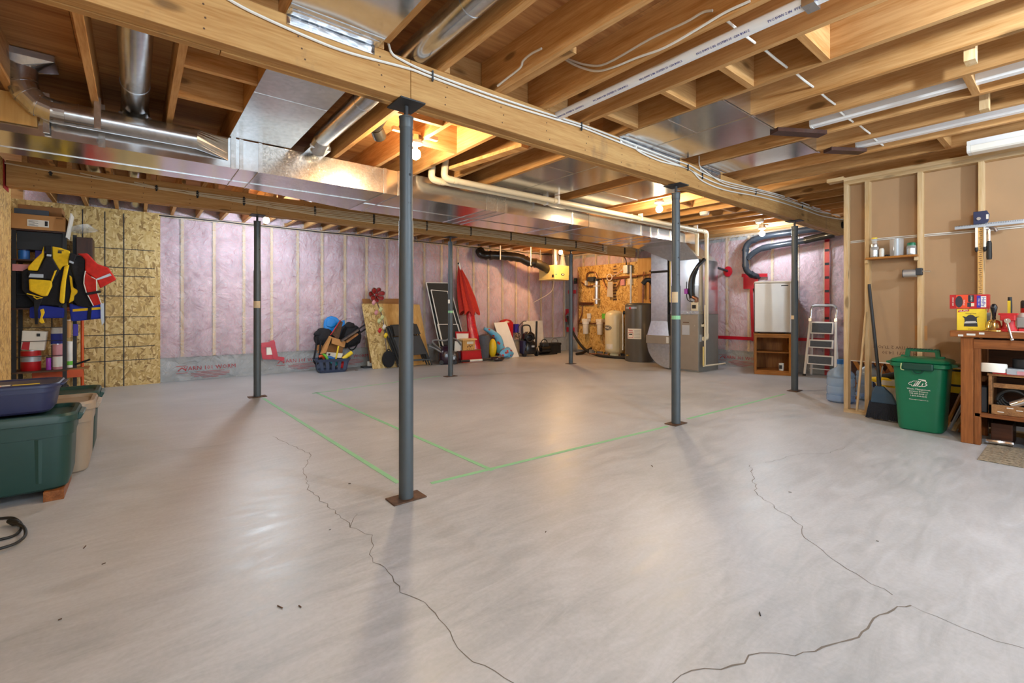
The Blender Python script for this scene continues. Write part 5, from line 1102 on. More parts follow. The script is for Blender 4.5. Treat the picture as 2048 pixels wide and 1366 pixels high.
for x, y in ((-.06,.22),(.03,.07),(.1,-.02)): MB().cyl((x,y,.05),(x,y,.12), .022, n=8).build('valve', 'brass', t, True)
MB().box(-.14,.28,.08,-.06,.36,.16).build('pressure_switch', 'furnace_grey', t, bev=.006)
# water heater
t = thing('water_heater', 'tall dark grey cylindrical water heater beside the cream tank', 'water heater', (8.16, 5.86, 0))
MB().lathe((0,0,0), [(.28,0),(.29,.01),(.29,1.15),(.285,1.175),(.26,1.195),(.03,1.21)], 40).build('body', 'heater_grey', t, True)
vd = Vector((-8.16,-5.86,0)).normalized()
curved(t, .2915, -52, 8, .47, .68, 'paper', 'warning_label'); curved(t, .2925, -48, -24, .49, .60, 'red', 'label_frame'); curved(t, .293, -46.5, -25.5, .50, .59, 'paper', 'label_panel'); curved(t, .2935, -44, -28, .55, .575, 'ink', 'label_print')
for z in (.5,.53,.56,.59,.62,.64): curved(t, .2925, -20, 4, z, z+.006, 'furnace_grey', 'label_print')
curved(t, .2925, -46, -26, .625, .65, 'pink', 'label_print')
curved(t, .2915, -66, -10, 1.085, 1.125, 'silver_strip', 'name_plate'); curved(t, .293, -44, -34, 1.075, 1.12, 'red', 'logo', oval=True)
curved(t, .2912, -55, -34, .80, .98, 'heater_grey', 'access_cover'); curved(t, .2912, -55, -34, .24, .42, 'heater_grey', 'access_cover')
b = math.atan2(vd.y, vd.x)+math.radians(-46); d = Vector((math.cos(b), math.sin(b), 0)); MB().cyl(d*.285+Vector((0,0,.13)), d*.34+Vector((0,0,.13)), .018, n=10).build('drain_valve', 'brass', t, True)
b = math.atan2(vd.y, vd.x)+math.radians(-84); d = Vector((math.cos(b), math.sin(b), 0)); MB().tube([d*.26+Vector((0,0,1.0)), d*.33+Vector((0,0,1.0))], .035, 12).build('relief_valve', 'black', t, True)
MB().tube([d*.335+Vector((0,0,.98)), d*.335+Vector((0,0,.22))], .013, 10).build('overflow_pipe', 'pot_white', t, True)
for x, y, h, mt in ((-.02,.2,2.0,'pot_white'),(.05,-.05,1.6,'copper')): MB().tube([(x,y,1.19),(x,y,h)], .02, 10).build('pipe', mt, t, True)
MB().tube(smooth_path([(.05,-.05,1.6),(.1,-.1,1.68),(.2,-.15,1.66),(.3,-.15,1.5),(.3,-.12,1.22)]), .05, 12).build('insulated_pipe', 'black', t, True)
# piping and boards on the OSB
t = thing('copper_piping', 'dark copper water pipes fixed across the OSB corner wall', 'pipes', (8.66, 7, 0))
for ps in ([(0,.5,1.80),(0,-.75,1.82),(0,-1.4,1.84)], [(-.02,.1,1.76),(-.02,-.3,1.79),(-.02,-.75,1.80)], [(0,1.0,1.23),(0,.55,1.23)], [(0,1.0,1.19),(0,.55,1.19)], [(0,1.0,.72),(0,-.1,.74)], [(0,1.05,.5),(0,1.05,2.0)], [(0,-.9,1.9),(0,-.9,1.3)], [(0,-1.05,1.85),(0,-1.05,1.28)], [(0,.78,1.72),(-.02,.72,1.95),(-.02,.5,1.97),(-.01,.42,1.84)], [(0,.92,1.74),(-.02,.7,1.64),(0,.45,1.67)], [(0,.26,1.80),(-.02,.1,1.55),(0,-.1,1.52),(0,-.3,1.8)], [(0,1.04,.72),(0,.92,.95),(0,.9,1.2)]):
    MB().tube(smooth_path(ps), .016, 8).build('pipe', 'copper', t, True)
for k in range(7): MB().tube([(.02,-1.1-.06*k,2.2),(.02,-1.1-.06*k,1.28)], .011, 6).build('branch_pipe', 'cable_beige', t, True)
MB().tube([(.0,-1.05,1.27),(.0,-1.55,1.27)], .02, 8).build('manifold', 'copper', t, True); MB().tube([(.0,-1.05,1.9),(.0,-1.55,1.93)], .02, 8).build('manifold', 'copper', t, True)
t = thing('uv_lamp', 'silver tube water steriliser upright on the OSB wall', 'water filter', (8.62, 7.41, 1.2)); MB().tube([(0,0,0),(0,0,.55)], .045, 18).build('tube', 'steel', t, True)
for z in (.1,.42): MB().box(-.05,-.06,z,.06,.06,z+.025).build('clamp', 'pot_white', t)
MB().tube([(0,0,.55),(0,.01,.6)], .05, 14).build('cap', 'black', t, True)
t = thing('pump_controller', 'small dark pump controller on OSB left of the silver tube', 'controller', (8.64, 7.58, 1.80)); MB().box(-.06,-.1,-.05,.05,.1,.06).build('body', 'dark_grey', t, bev=.01); MB().box(-.03,.16,-.14,.04,.2,-.02).build('white_box', 'pot_white', t)
for y, k, c in ((7.74, 'left one, below the white wall box', 'pot_white'), (7.29, 'right one, beside the cream tank', 'lime')):
    t = thing('filter_housing', 'white water filter housing on OSB, '+k, 'water filter', (8.60, y, .47)); MB().lathe((0,0,0), [(.06,0),(.065,.01),(.072,.24),(.085,.245),(.085,.30),(.06,.31),(.055,.34)], 20).build('housing', 'pot_white', t, True); MB().box(-.05,-.085,.30,.09,.085,.37).build('cap', 'pot_white', t, bev=.008); MB().box(.05,-.12 if c == 'lime' else -.1,.38,.09,-.02 if c == 'lime' else 0,.50).build('tag', c, t, bev=.003)
t = thing('hanging_paper', 'white papers hanging by a plastic ring on the OSB wall', 'papers', (8.60, 7.0, 1.35)); MB().tube(arc((0,0,.47), .075, 0, 360, 24, 'x')[:-1], .008, 6, True).build('ring', 'paper', t, True)
m = MB(); m.loft([[(y0*0-.002+.01*z, y, z) for y, z in ((-.10,0),(.08,.02),(.05,.37),(-.09,.36))] for y0, z in ((0,0),(0,1))]); m.build('paper', 'paper', t)
t = thing('wall_box', 'grey electrical box with cables on OSB right of hanging papers', 'electrical box', (8.64, 6.55, 1.95)); MB().box(-.04,-.06,-.06,.05,.06,.12).build('box', 'silver_strip', t, bev=.003); MB().box(-.03,-.12,-.05,.05,-.07,.12).build('transformer', 'dark_grey', t)
for k in range(3): MB().tube(smooth_path([(0,.06,.0+.04*k),(-.01,.2,-.03),(.01,.42,-.12)]), .006, 6).build('cable', ('orange','cable_beige','cable_white')[k], t, True)
MB().tube(smooth_path([(0,0,.12),(0,.02,.25),(.02,.12,.34),(.02,.3,.37)]), .012, 6).build('cable', 'black', t, True)
for y, z, mt, l in ((6.68,1.62,'pink','pink square note on the OSB wall below grey electrical box'), (6.48,1.63,'cable_beige','cream thermostat box on the OSB wall above the water heater')): tag(MB().box(8.66, y-.06, z, 8.695, y+.06, z+.14).build('wall_note' if mt == 'pink' else 'thermostat', mt, bev=.003), l, 'box')
m = MB(); [m.box(8.6965, 6.86+.012*(k % 3), 1.28+.07*k, 8.699, 6.97-.01*(k % 2), 1.32+.07*k) for k in range(12)]; m.build('stamped_print', 'ink_brown', wr)
tag(MB().box(8.64, 8.10, 1.72, 8.7, 8.17, 1.86).build('receptacle', 'dark_grey', bev=.004), 'small dark control with green light at left edge of OSB wall', 'controller')
tag(MB().box(8.632, 8.12, 1.80, 8.64, 8.14, 1.82).build('indicator', 'lime'), 'tiny green indicator on the dark control at OSB wall edge', 'indicator')
t = wthing('discharge_hose', 'thick black hose arching from red taped wall opening to floor', 'hose', W(1230, 715, Z=0))
MB().tube(smooth_path([Vector((8.72,8.42,.92)),Vector((8.6,8.35,.86)),Vector((8.45,8.1,.62)),Vector((8.3,7.75,.34)),Vector((8.2,7.4,.13)),Vector((8.1,7.0,.05)),Vector((8.1,6.6,.03)),Vector((8.2,6.2,.03))]), .032, 12).build('hose', 'rubber', t, True)
MB().tube([Vector((8.73,8.42,.93)),Vector((8.62,8.36,.88))], .06, 14).build('flange', 'hose_grey', t, True)
t = wthing('pipe_offcut', 'black angled pipe piece lying on floor by the OSB wall', 'pipe', W(1160, 708, Z=0)); MB().tube([W(1153,708,Z=.03), W(1165,706,Z=.035), W(1184,696,Z=.12)], [.03,.035,.03], 10).build('pipe', 'rubber', t, True)
# furnace: cabinet, coil, plenum, return drop
FX0, FY0, FY1 = 7.45, 4.15, 4.68
t = wthing('furnace', 'tan steel furnace cabinet with silver plenum rising to the duct', 'furnace', (7.79, 4.41, 0))
MB().box(FX0, FY0, 0, 8.12, FY1, .995).build('cabinet', 'furnace_grey', t, bev=.006)
fd = MB().box(FX0-.014, FY0+.004, .03, FX0, FY1-.004, .985).build('front_door', 'furnace_tan', t, bev=.006)
MB().box(FX0-.018, FY0+.16, .63, FX0-.013, FY0+.30, .80).build('view_window', 'stainless', fd, bev=.003); MB().box(FX0-.017, FY0+.17, .84, FX0-.013, FY0+.28, .856).build('nameplate', 'ink_brown', fd)
MB().box(FX0-.017, FY1-.17, .90, FX0-.013, FY1-.02, .955).build('logo_label', 'furnace_tan', fd); MB().box(FX0-.018, FY1-.115, .91, FX0-.0165, FY1-.09, .945).build('logo_mark', 'red', fd); text('RHEEM', .03, 'red', fd, (FX0-.018, FY1-.055, .93), (90,0,-90))
MB().box(FX0+.03, FY0-.01, .52, FX0+.1, FY0, .64).build('side_label', 'silver_strip', t)
for z, x in ((.575,7.66),(.80,7.6)): MB().tube([(x,FY0-.012,z),(x,FY0+.0,z)], .045, 16).build('grommet', 'rubber', t)
MB().box(FX0-.004, FY0-.004, .99, 8.1, FY1+.004, 1.045).build('coil_tray', 'galv', t)
m = MB(); zz = (1.045, 1.50, 1.93); m.box(FX0, FY0, 1.045, 8.1, FY1, 1.93); m.build('coil_case', 'galv_smooth', t)
MB().box(FX0-.006, FY0+.0, 1.485, FX0, FY1, 1.497).build('case_seam', 'galv', t); MB().box(FX0, FY0-.006, 1.485, 8.1, FY0, 1.497).build('case_seam', 'galv', t)
m = MB(); m.loft([[(FX0,FY0,1.93),(8.1,FY0,1.93),(8.1,FY1,1.93),(FX0,FY1,1.93)], [(FX0-.08,TY+.0,2.225),(7.72,TY+.0,2.225),(7.72,5.3,2.225),(FX0-.08,5.3,2.225)]]); m.build('plenum', 'galv', t)
for k in range(6): MB().cyl((FX0-.003, FY0+.07+.07*k, 1.02), (FX0-.012, FY0+.07+.07*k, 1.02), .012, n=8).build('knockout', 'steel', t)
MB().box(FX0-.006, FY0+.36, 1.26, FX0-.001, FY0+.46, 1.46).build('instruction_label', 'cable_beige', t); MB().box(FX0-.014, FY0+.40, 1.8, FX0-.001, FY0+.5, 1.84).build('black_label', 'black', t)
MB().box(FX0-.012, FY0+.005, 1.05, FX0-.002, FY0+.13, 1.2).build('coil_cover', 'pvc', t, bev=.004); MB().box(FX0-.04, FY0+.04, 1.09, FX0-.012, FY0+.10, 1.15).build('line_valve', 'black', t, bev=.004)
MB().tube(smooth_path([(7.42,4.26,1.27),(7.40,4.28,1.4),(7.41,4.26,1.62),(7.45,4.16,1.82),(7.55,4.10,1.93)]), .032, 12).build('suction_line', 'black_gloss', t, True); MB().tube([(7.42,4.27,1.30),(7.43,4.18,1.25),(7.44,4.19,1.2)], .03, 10).build('suction_elbow', 'copper', t, True)
MB().tube(smooth_path([(7.40,4.34,1.55),(7.40,4.345,1.38),(7.41,4.33,1.24),(7.43,4.25,1.2)]), .007, 6).build('liquid_line', 'black', t, True); MB().box(7.37,4.315,1.34,7.42,4.375,1.43).build('filter_drier', 'purple_bottle', t, bev=.01)
for x, z0, z1, mt in ((7.55,.10,1.15,'pvc'),(7.50,.12,.44,'hrv_beige')): MB().tube([(x,FY0-.06,z0),(x,FY0-.06,z1)], .015, 10).build('condensate_pipe', mt, t, True)
MB().tube([(7.50,FY0-.06,.11),(8.25,FY0-.06,.10)], .015, 10).build('condensate_pipe', 'pvc', t, True)
MB().tube([(FX0+.02,FY1+.015,2.1),(FX0+.02,FY1+.015,1.2)], .02, 10).build('gas_line', 'hrv_beige', t, True)
t = wthing('return_duct', 'silver return air drop with curved boot left of the furnace', 'duct', (7.8, 4.9, 0))
ya, yb2 = 4.74, 5.08
MB().box(7.44, ya, 1.78, 8.05, yb2, 2.222).build('drop_section', 'galv', t); MB().box(7.44, ya, .86, 8.05, yb2, 1.74).build('drop_section', 'galv', t); MB().box(7.435, ya-.004, 1.74, 8.05, yb2+.004, 1.78).build('canvas_joint', 'rubber', t)
m = MB(); m.loft([[(7.44,ya,.86),(8.05,ya,.86),(8.05,yb2,.86),(7.44,yb2,.86)], [(7.40,ya-.05,.60),(8.08,ya-.05,.60),(8.08,yb2+.06,.60),(7.40,yb2+.06,.60)]]); m.build('flare', 'galv', t)
MB().box(7.385, ya-.055, .45, 8.09, yb2+.075, .60).build('filter_rack', 'furnace_tan', t, bev=.004); MB().box(7.38, ya-.06, .47, 7.386, ya-.01, .58).build('filter_tab', 'pot_white', t)
cv = [(yb2+.06, .45)]+[(FY1+.0+(yb2+.06-FY1)*math.cos(math.radians(a)), .45-.43*math.sin(math.radians(a))) for a in range(10, 91, 10)]+[(FY1, .45)]
MB().prism(cv, 'x', 7.40, 8.08).build('curved_boot', 'galv', t, 50)
# ---------------------------------------------------------------- fridge on its cabinet, ladder
t = thing('open_cabinet', 'oak open cabinet with two shelves under the small fridge', 'cabinet', (8.107, 3.23, 0), -65); w, d, h = .265, .42, .675
MB().box(-w,0,.03,-w+.02,d,h-.03).build('side_panel', 'oak_z', t); MB().box(w-.02,0,.03,w,d,h-.03).build('side_panel', 'oak_z', t); MB().box(-w+.02,d-.01,.03,w-.02,d,h-.03).build('back_panel', 'oak_z', t)
MB().box(-w-.004,-.012,h-.03,w+.004,d,h).build('top', 'oak_x', t, bev=.003); MB().box(-w,-.004,0,w,d,.055).build('plinth', 'oak_x', t, bev=.002)
for z in (.055, .36): MB().box(-w+.02,.01,z,w-.02,d-.01,z+.018).build('shelf', 'oak_x', t)
for x in (-w-.001, w-.034): MB().box(x,-.006,.05,x+.035,.0,h-.03).build('face_stile', 'oak_z', t)
MB().box(-w+.034,-.006,h-.065,w-.034,0,h-.03).build('face_rail', 'oak_x', t)
t = thing('mug', 'white mug with dark print on lower shelf of oak cabinet', 'mug', (8.107+.13*math.cos(math.radians(-65))+.06*.906, 3.23+.13*math.sin(math.radians(-65))+.06*.42, .0735), -65)
MB().lathe((0,0,0), [(.034,0),(.036,.004),(.038,.12),(.034,.12),(.031,.01)], 20).build('cup', 'pot_white', t, True); m = MB(); m.grid(lambda u, v: (.0385*math.cos(math.radians(-150+u*70)), .0385*math.sin(math.radians(-150+u*70)), .03+.06*v), 6, 1); m.build('print', 'ink', t)
t = thing('mini_fridge', 'small silver door fridge standing on the oak cabinet', 'fridge', (8.10, 3.225, .675), -65); w, d, h = .262, .45, .86
MB().box(-w,.055,.02,w,d,h-.02).build('body', 'black', t, bev=.006); dr = MB().box(-w,-.0,.025,w,.05,h-.03).build('door', 'stainless', t, bev=.008); MB().box(-w-.002,.0,h-.028,w+.002,d,h).build('top', 'white', t, bev=.004)
MB().box(.12,-.003,h-.085,.22,.0,h-.07).build('badge', 'ink', dr)
for x in (-.2, .18): MB().cyl((x,.08,0),(x,.08,.022), .018, n=10).build('foot', 'black', t)
MB().box(w-.004,.05,.28,w+.004,.075,.40).build('hinge_cover', 'black', t)
t = thing('step_ladder', 'white folded step ladder with three grey treads leaning on pink wall', 'ladder', (8.56, 2.66, 0), -90)
W2 = lambda z: .215-.045*z/1.14
def lx(s, z): return (s*W2(z), -.13+.19*z/1.14, z)
for s in (-1, 1): MB().bar(lx(s, .02), lx(s, .93), .032, .022).build('front_rail', 'white_gloss', t, bev=.004); MB().bar((s*.19,.09,0), (s*.16,.05,.86), .03, .02).build('rear_leg', 'white_gloss', t, bev=.004); MB().box(s*W2(0)-.02,-.15,0,s*W2(0)+.02,-.11,.03).build('rubber_foot', 'black', t); MB().bar(lx(s,.88), lx(s,.93), .04, .03).build('grip_clamp', 'steel', t)
q = [lx(-1,.92)]+[Vector((-.178+.055*(1-math.cos(a)), .055, 1.06+.075*math.sin(a))) for a in (.0,.5,1.0,1.57)]+[Vector((.178-.055*(1-math.cos(a)), .055, 1.06+.075*math.sin(a))) for a in (1.57,1.0,.5,0)]+[lx(1,.92)]
MB().tube(q, .016, 12).build('top_bow', 'chrome', t, True); MB().tube(q[3:8], .021, 12).build('grip', 'silver_strip', t, True)
for z0, z1 in ((.68,.875),(.455,.59),(.19,.345)):
    zm = (z0+z1)/2; hw = W2(zm)-.025; c = Vector(lx(0, zm)); a = math.degrees(math.atan(.19/1.14)); c.y -= .018
    MB().cb(c, (2*hw,.028,z1-z0), (-a,0,0)).build('tread', 'white_gloss', t, bev=.006); td = t.children[-1]; m = MB(); m.cb(c+Vector((0,-.0155,-.0)), (2*hw-.04,.004,z1-z0-.04), (-a,0,0)); b = m.build('tread_mat', 'tread', td)
    m = MB(); n = max(4, int((z1-z0-.05)/.012)); [m.cb(c+Vector((0,-.0185-.0-.19/1.14*0, 0))+Vector((0, (-(z1-z0-.05)/2+(z1-z0-.05)*k/n)*.166, -(z1-z0-.05)/2+(z1-z0-.05)*k/n)), (2*hw-.045,.003,.005), (-a,0,0)) for k in range(n+1)]; m.build('tread_ribs', 'tread', td)
MB().tube([(-.19,.02,.11),(.19,.02,.11)], .008, 8).build('brace', 'white_gloss', t, True)
# ---------------------------------------------------------------- by the end of the stud wall
def jug(x, y, label):
    t = thing('water_jug', label, 'water jug', (x, y, 0)); pr = [(.12,0),(.135,.015),(.138,.07),(.13,.085),(.137,.10),(.137,.17),(.13,.185),(.137,.20),(.137,.27),(.13,.285),(.137,.30),(.13,.335),(.09,.375),(.045,.40),(.033,.415),(.033,.455)]
    MB().lathe((0,0,0), pr, 32).build('bottle', 'jug_blue', t, True); MB().lathe((0,0,.44), [(.036,0),(.036,.05),(.03,.055)], 20).build('cap', 'blue', t, True)
    b = math.atan2(-y, -x); m = MB(); m.grid(lambda u, v: (.139*math.cos(b+.2+.35*u), .139*math.sin(b+.2+.35*u), .17+.12*v), 5, 1); m.build('label', 'deep_blue', t); m = MB(); m.lathe((0,0,.02), [(.139,0),(.14,.01),(.14,.05),(.139,.06)], 32); m.build('base_band', 'jug_blue', t, True); return t
jug(6.39, 1.80, 'clear blue water jug in front of step ladder, left of the wall end'); jug(6.80, 1.62, 'clear blue water jug behind the end stud of partition wall')
def bucket(x, y, label, r=.15, h=.34, mat='pot_white'):
    t = thing('bucket', label, 'bucket', (x, y, 0)); MB().lathe((0,0,0), [(r*.85,0),(r*.87,.01),(r*.97,h*.85),(r*1.05,h*.86),(r*1.06,h),(r*.98,h),(r*.9,.03)], 28).build('pail', mat, t, True); MB().tube([(r*1.07*math.cos(a), r*1.07*math.sin(a), h*.8-.1*math.sin(a/1)*(1 if a < PI else 0)) for a in [PI*k/14 for k in range(15)]], .004, 6).build('handle', 'steel', t, True)
    if mat == 'pot_white': MB().lathe((0,0,h*.80), [(r*.985,0),(r*.99,.02)], 28).build('yellow_band', 'yellow', t)
    return t
bucket(6.18, 1.27, 'white plastic bucket behind the second stud, yellow cloth on rim'); bucket(6.28, .98, 'white plastic bucket behind the broom and green bin', .17, .36); bucket(6.5, 1.18, 'white bucket farthest back under the stairs', .15, .36)
tag(MB().tube([(6.2,1.2,.40),(6.22,1.0,.395),(6.25,.86,.385)], [.03,.04,.035], 12).build('caulking_tube', 'deep_blue', None, True), 'dark blue rolled item lying across the white buckets', 'tube')
tag(MB().tube([(6.12,1.38,.36),(6.15,1.25,.385)], [.025,.04], 10).build('work_glove', 'black', None, True), 'dark glove tip over the rim of the bucket behind second stud', 'glove')
lump((6.08,1.36,.335), (.05,.1,.03), 'yellow', None, 'yellow_cloth', 3); tag(bpy.data.objects['yellow_cloth'], 'yellow cloth hanging over the bucket behind second stud', 'cloth')
tag(MB().box(6.02, 1.12, .25, 6.10, 1.22, .32).build('sponge_mop', 'yellow', None, bev=.012), 'yellow sponge block beside the bucket behind the broom', 'sponge')
t = thing('wire_rack', 'thin white wire stand in front of the buckets', 'stand', (6.0, 1.13, 0)); [MB().tube([(0,y,0),(0,y,.25)], .006, 6).build('wire', 'white', t, True) for y in (-.06, .04)]; [MB().tube([(0,-.06,z),(0,.04,z)], .005, 6).build('wire', 'white', t, True) for z in (.25,.13)]
MB().box(-.03,-.07,0,.03,.05,.01).build('foot', 'silver_strip', t); tag(MB().box(6.04,1.03,.0,6.16,1.16,.16).build('tin', 'rust', None, bev=.004), 'dark red tin on floor behind the white wire stand', 'tin')
# wooden lattice under the stairs
t = thing('wooden_lattice', 'brown wooden lattice panel leaning behind the buckets', 'lattice', (6.72, .62, 0))
for k in range(18):
    y0 = -.9+.105*k; a = (0, y0, 0); b = (.02, y0+.34, .62); MB().bar(a, b, .04, .012, (1,0,0)).build('slat', 'oak_z', t); 
    if k % 1 == 0: MB().bar((.012, y0+.34, 0), (.032, y0, .62), .04, .012, (1,0,0)).build('slat', 'stain_z', t)
for z in (.0,.6): MB().box(-.02,-.9,z,.05,1.2,z+.035).build('rail', 'oak_y', t)
tag(MB().box(7.0, -1.2, 0, 7.04, 1.86, 2.4).build('dark_backing', 'dark_y'), 'added dark backing standing in for the shade under the stairs behind lattice', 'board')  # added sheet, its dark colour stands in for shade between the slats
# sticks leaning on the studs
def stick(a, b, w, d, mat, label, nm='wood_strip'): return tag(MB().bar(a, b, w, d).build(nm, mat), label, 'wood strip')
stick((5.735,1.475,.04), (5.76,1.405,1.05), .022, .016, 'stud_z', 'thin pale wood strip leaning on the second stud of partition')
stick((5.88,1.36,.05), (5.90,1.30,.50), .012, .01, 'furnace_grey', 'thin grey rod behind the second stud of partition', 'rod')
for k, (y0, y1, x0, mt, z) in enumerate(((.80,.64,5.66,'oak_z',.52),(.77,.62,5.69,'silver_strip',.44),(.74,.66,5.62,'stud_z',.20),(.70,.63,5.70,'stud_z',.24),(.69,.645,5.60,'stain_z',.30))): stick((x0,y0,.0), (5.755,y1,z), .03, .014, mt, ('brown wood offcut','grey metal offcut','short pale wood offcut','second short pale offcut','dark brown wood offcut')[k]+' leaning between green bin and workbench', 'offcut')
t = thing('yellow_drum', 'yellow container with black bands between bin and workbench', 'container', (6.0, .74, .30)); MB().lathe((0,0,0), [(.09,0),(.095,.01),(.095,.26),(.08,.28)], 20).build('body', 'yellow', t, True); [MB().lathe((0,0,z), [(.097,0),(.097,.02)], 20).build('band', 'black', t) for z in (.06,.2)]
tag(MB().box(5.93, .5, .0, 6.1, .82, .295).build('crate', 'dark_y'), 'dark crate supporting the yellow container behind workbench leg', 'crate')
t = thing('broom', 'black handled push broom with dark bristles leaning on partition wall', 'broom', (5.63, 1.245, 0))
a, b = Vector((.0,.02,.36)), Vector((.15,.14,1.33)); MB().tube([a, b], .014, 10).build('handle', 'black', t, True); MB().tube([a-Vector((0,.0,.06)), a+Vector((.003,.01,.06))], [.02,.016], 10).build('socket', 'black', t, True)
m = MB(); m.loft([[(x*.02, y*.03+.02, .33) for x, y in ((-1,-1),(1,-1),(1,1),(-1,1))], [(x*.028, y*.075+.0, .26) for x, y in ((-1,-1),(1,-1),(1,1),(-1,1))], [(x*.03, y*.10-.015, .17) for x, y in ((-1,-1),(1,-1),(1,1),(-1,1))]]); m.build('cap', 'broom_blue', t, bev=.006)
m = MB()
for i in range(22):
    for j in range(3):
        y = -.11+.2*i/21; m.bar((-.02+.02*j, y-.0, .18), (-.03+.03*j, -.17+.29*i/21, .008+.01*RND.random()), .012, .011)
tag(m.build('bristles', 'bristle', t), kind='stuff')
# green bin
t = thing('waste_bin', 'green waste bin with white print beside workbench', 'bin', (5.50, .925, 0), -90)
rg = [(.135,.125,.05,0),(.15,.138,.06,.01),(.155,.143,.06,.04),(.185,.165,.06,.575)]
m = MB(); m.loft([[(x, y, z) for x, y in rrect(a, b, r, 6)] for a, b, r, z in rg]); m.build('body', 'bin_green', t, 30)
m = MB(); m.loft([[(x, y, z) for x, y in rrect(a, b, .06, 6)] for a, b, z in ((.195,.175,.565),(.205,.185,.57),(.205,.185,.60),(.19,.17,.607))]); m.build('rim', 'bin_green', t, 30)
m = MB(); m.loft([[(x, y, z) for x, y in rrect(a, b, .06, 6)] for a, b, z in ((.20,.18,.607),(.205,.185,.612),(.195,.17,.63),(.15,.13,.645),(.1,.08,.648))]); ld = m.build('lid', 'bin_green', t, 40)
for s in (-1, 1): MB().prism([(s*.195,.57),(s*.245,.585),(s*.245,.60),(s*.195,.61)], 'y', -.08, .08).build('side_grip', 'bin_green', t, bev=.004)
m = MB(); m.prism([(-.125,.635),(-.115,.72),(.115,.72),(.125,.635),(.09,.635),(.085,.695),(-.085,.695),(-.09,.635)], 'y', -.015, .02); m.build('carry_handle', 'bin_green', ld, bev=.004)
m = MB(); [m.box(-.1+.02*k,-.02,.712,-.09+.02*k,.025,.724) for k in range(11)]; m.build('grip_ribs', 'bin_dark', ld)
for s in (-1, 1): MB().box(s*.13-.02,-.02,.63,s*.13+.02,.03,.66).build('handle_hinge', 'bin_green', ld, bev=.004)
MB().box(-.105,-.205,.545,.105,-.178,.605).build('latch', 'bin_dark', t, bev=.012); lt = t.children[-1]; MB().tube(smooth_path([(-.11,-.20,.60),(-.112,-.208,.55),(-.09,-.21,.54)]), .004, 6).build('latch_edge', 'leaf_pale', lt, True); MB().tube(arc((0,-.19,.55), .035, 180, 360, 10, 'y'), .005, 6).build('latch_loop', 'bin_dark', lt, True)
lm = MB(); LY = -.163
def ln(ps, w): [lm.bar((x0, LY+.02*(.47-z0)*.0-.0, z0), (x1, LY, z1), .0015, w) for (x0, z0), (x1, z1) in zip(ps, ps[1:])]
ln([(-.068,.42),(-.055,.435),(-.05,.43),(-.035,.445),(-.012,.446),(-.03,.40),(-.045,.40),(-.05,.415),(-.06,.41),(-.068,.42)], .0035)
for k in range(3): ln([(-.008+.012*k,.45),(-.035+.012*k,.40)], .006)
ln([(.02,.455),(.045,.452),(.055,.44),(.045,.43),(.058,.42),(.04,.405),(.0,.402)], .006); ln([(.0,.462),(.05,.46)], .005); ln([(.02,.40),(.03,.43)], .006)
lm.build('map_emblem', 'paper', t)
for k, (s, sz) in enumerate((('Waste Management',.017),('Services Division',.0165),('905-687-8008 or',.0155),('1-800-594-5542',.0155))): text(s, sz*1.15, 'paper', t, (0, LY+.0065*0-.001, .375-.02*k), (90-2,0,0))
text('www.region.niagara.on.ca', .0125, 'paper', t, (0, LY+.004, .283), (88,0,0))
# ---------------------------------------------------------------- shelf between the studs and what hangs there
t = thing('wall_shelf', 'small brown board shelf nailed between two studs', 'shelf', (5.70, 1.2, 1.575)); MB().box(0,-.20,0,.14,.195,.02).build('board', 'oak_y', t, bev=.002)
for y in (-.2, .185): MB().box(.03,y,-.035,.13,y+.025,0).build('bracket', 'stud_x', t)
def glassjar(y, r, h, lid, label, fill, x=5.76):
    t = thing('glass_jar', label, 'jar', (x, y, 1.5955)); MB().lathe((0,0,0), [(r*.9,0),(r,.008),(r,h*.8),(r*.8,h*.9),(r*.8,h)], 20).build('glass', 'clear_plastic', t, True); MB().lathe((0,0,h), [(r*.86,-.02),(r*.86,.008),(r*.8,.012)], 20).build('lid', lid, t, True)
    MB().lathe((0,0,.004), [(r*.85,0),(r*.9,.01),(r*.9,h*.55),(r*.6,h*.6)], 12).build('hardware', fill, t); return t
glassjar(1.335, .036, .125, 'steel', 'jar of screws at left end of the stud shelf', 'galv_spangle'); glassjar(1.05, .037, .105, 'bin_green', 'jar with green lid at right end of the stud shelf', 'galv_round')
t = thing('glass_jar', 'small yellow lidded jar stacked on the jar of screws', 'jar', (5.76, 1.335, 1.734)); MB().lathe((0,0,0), [(.02,0),(.022,.01),(.022,.05)], 14).build('glass', 'clear_plastic', t, True); MB().lathe((0,0,.048), [(.023,0),(.023,.012)], 14).build('lid', 'yellow', t, True)
tag(MB().lathe((5.75,1.275,1.5955), [(.018,0),(.02,.005),(.02,.07),(.015,.085)], 14).build('pill_bottle', 'pot_white', None, True), 'small white bottle beside the jar of screws on stud shelf', 'bottle')
for k, y in enumerate((1.24,1.222)): tag(MB().ball((5.75,y,1.607), .011, 8, 6).build('knob', 'black', None, True), 'black knob on stud shelf, %s of the small white bottle' % ('just right','farther right')[k], 'knob')
t = thing('plastic_sleeve', 'clear plastic tub of bits in middle of the stud shelf', 'tub', (5.76, 1.16, 1.5955)); MB().lathe((0,0,0), [(.05,0),(.053,.01),(.055,.16),(.05,.165)], 16).build('tub', 'clear_plastic', t, True); MB().tube([(0,0,.0),(0,0,.17)], .02, 10).build('contents', 'silver_strip', t, True)
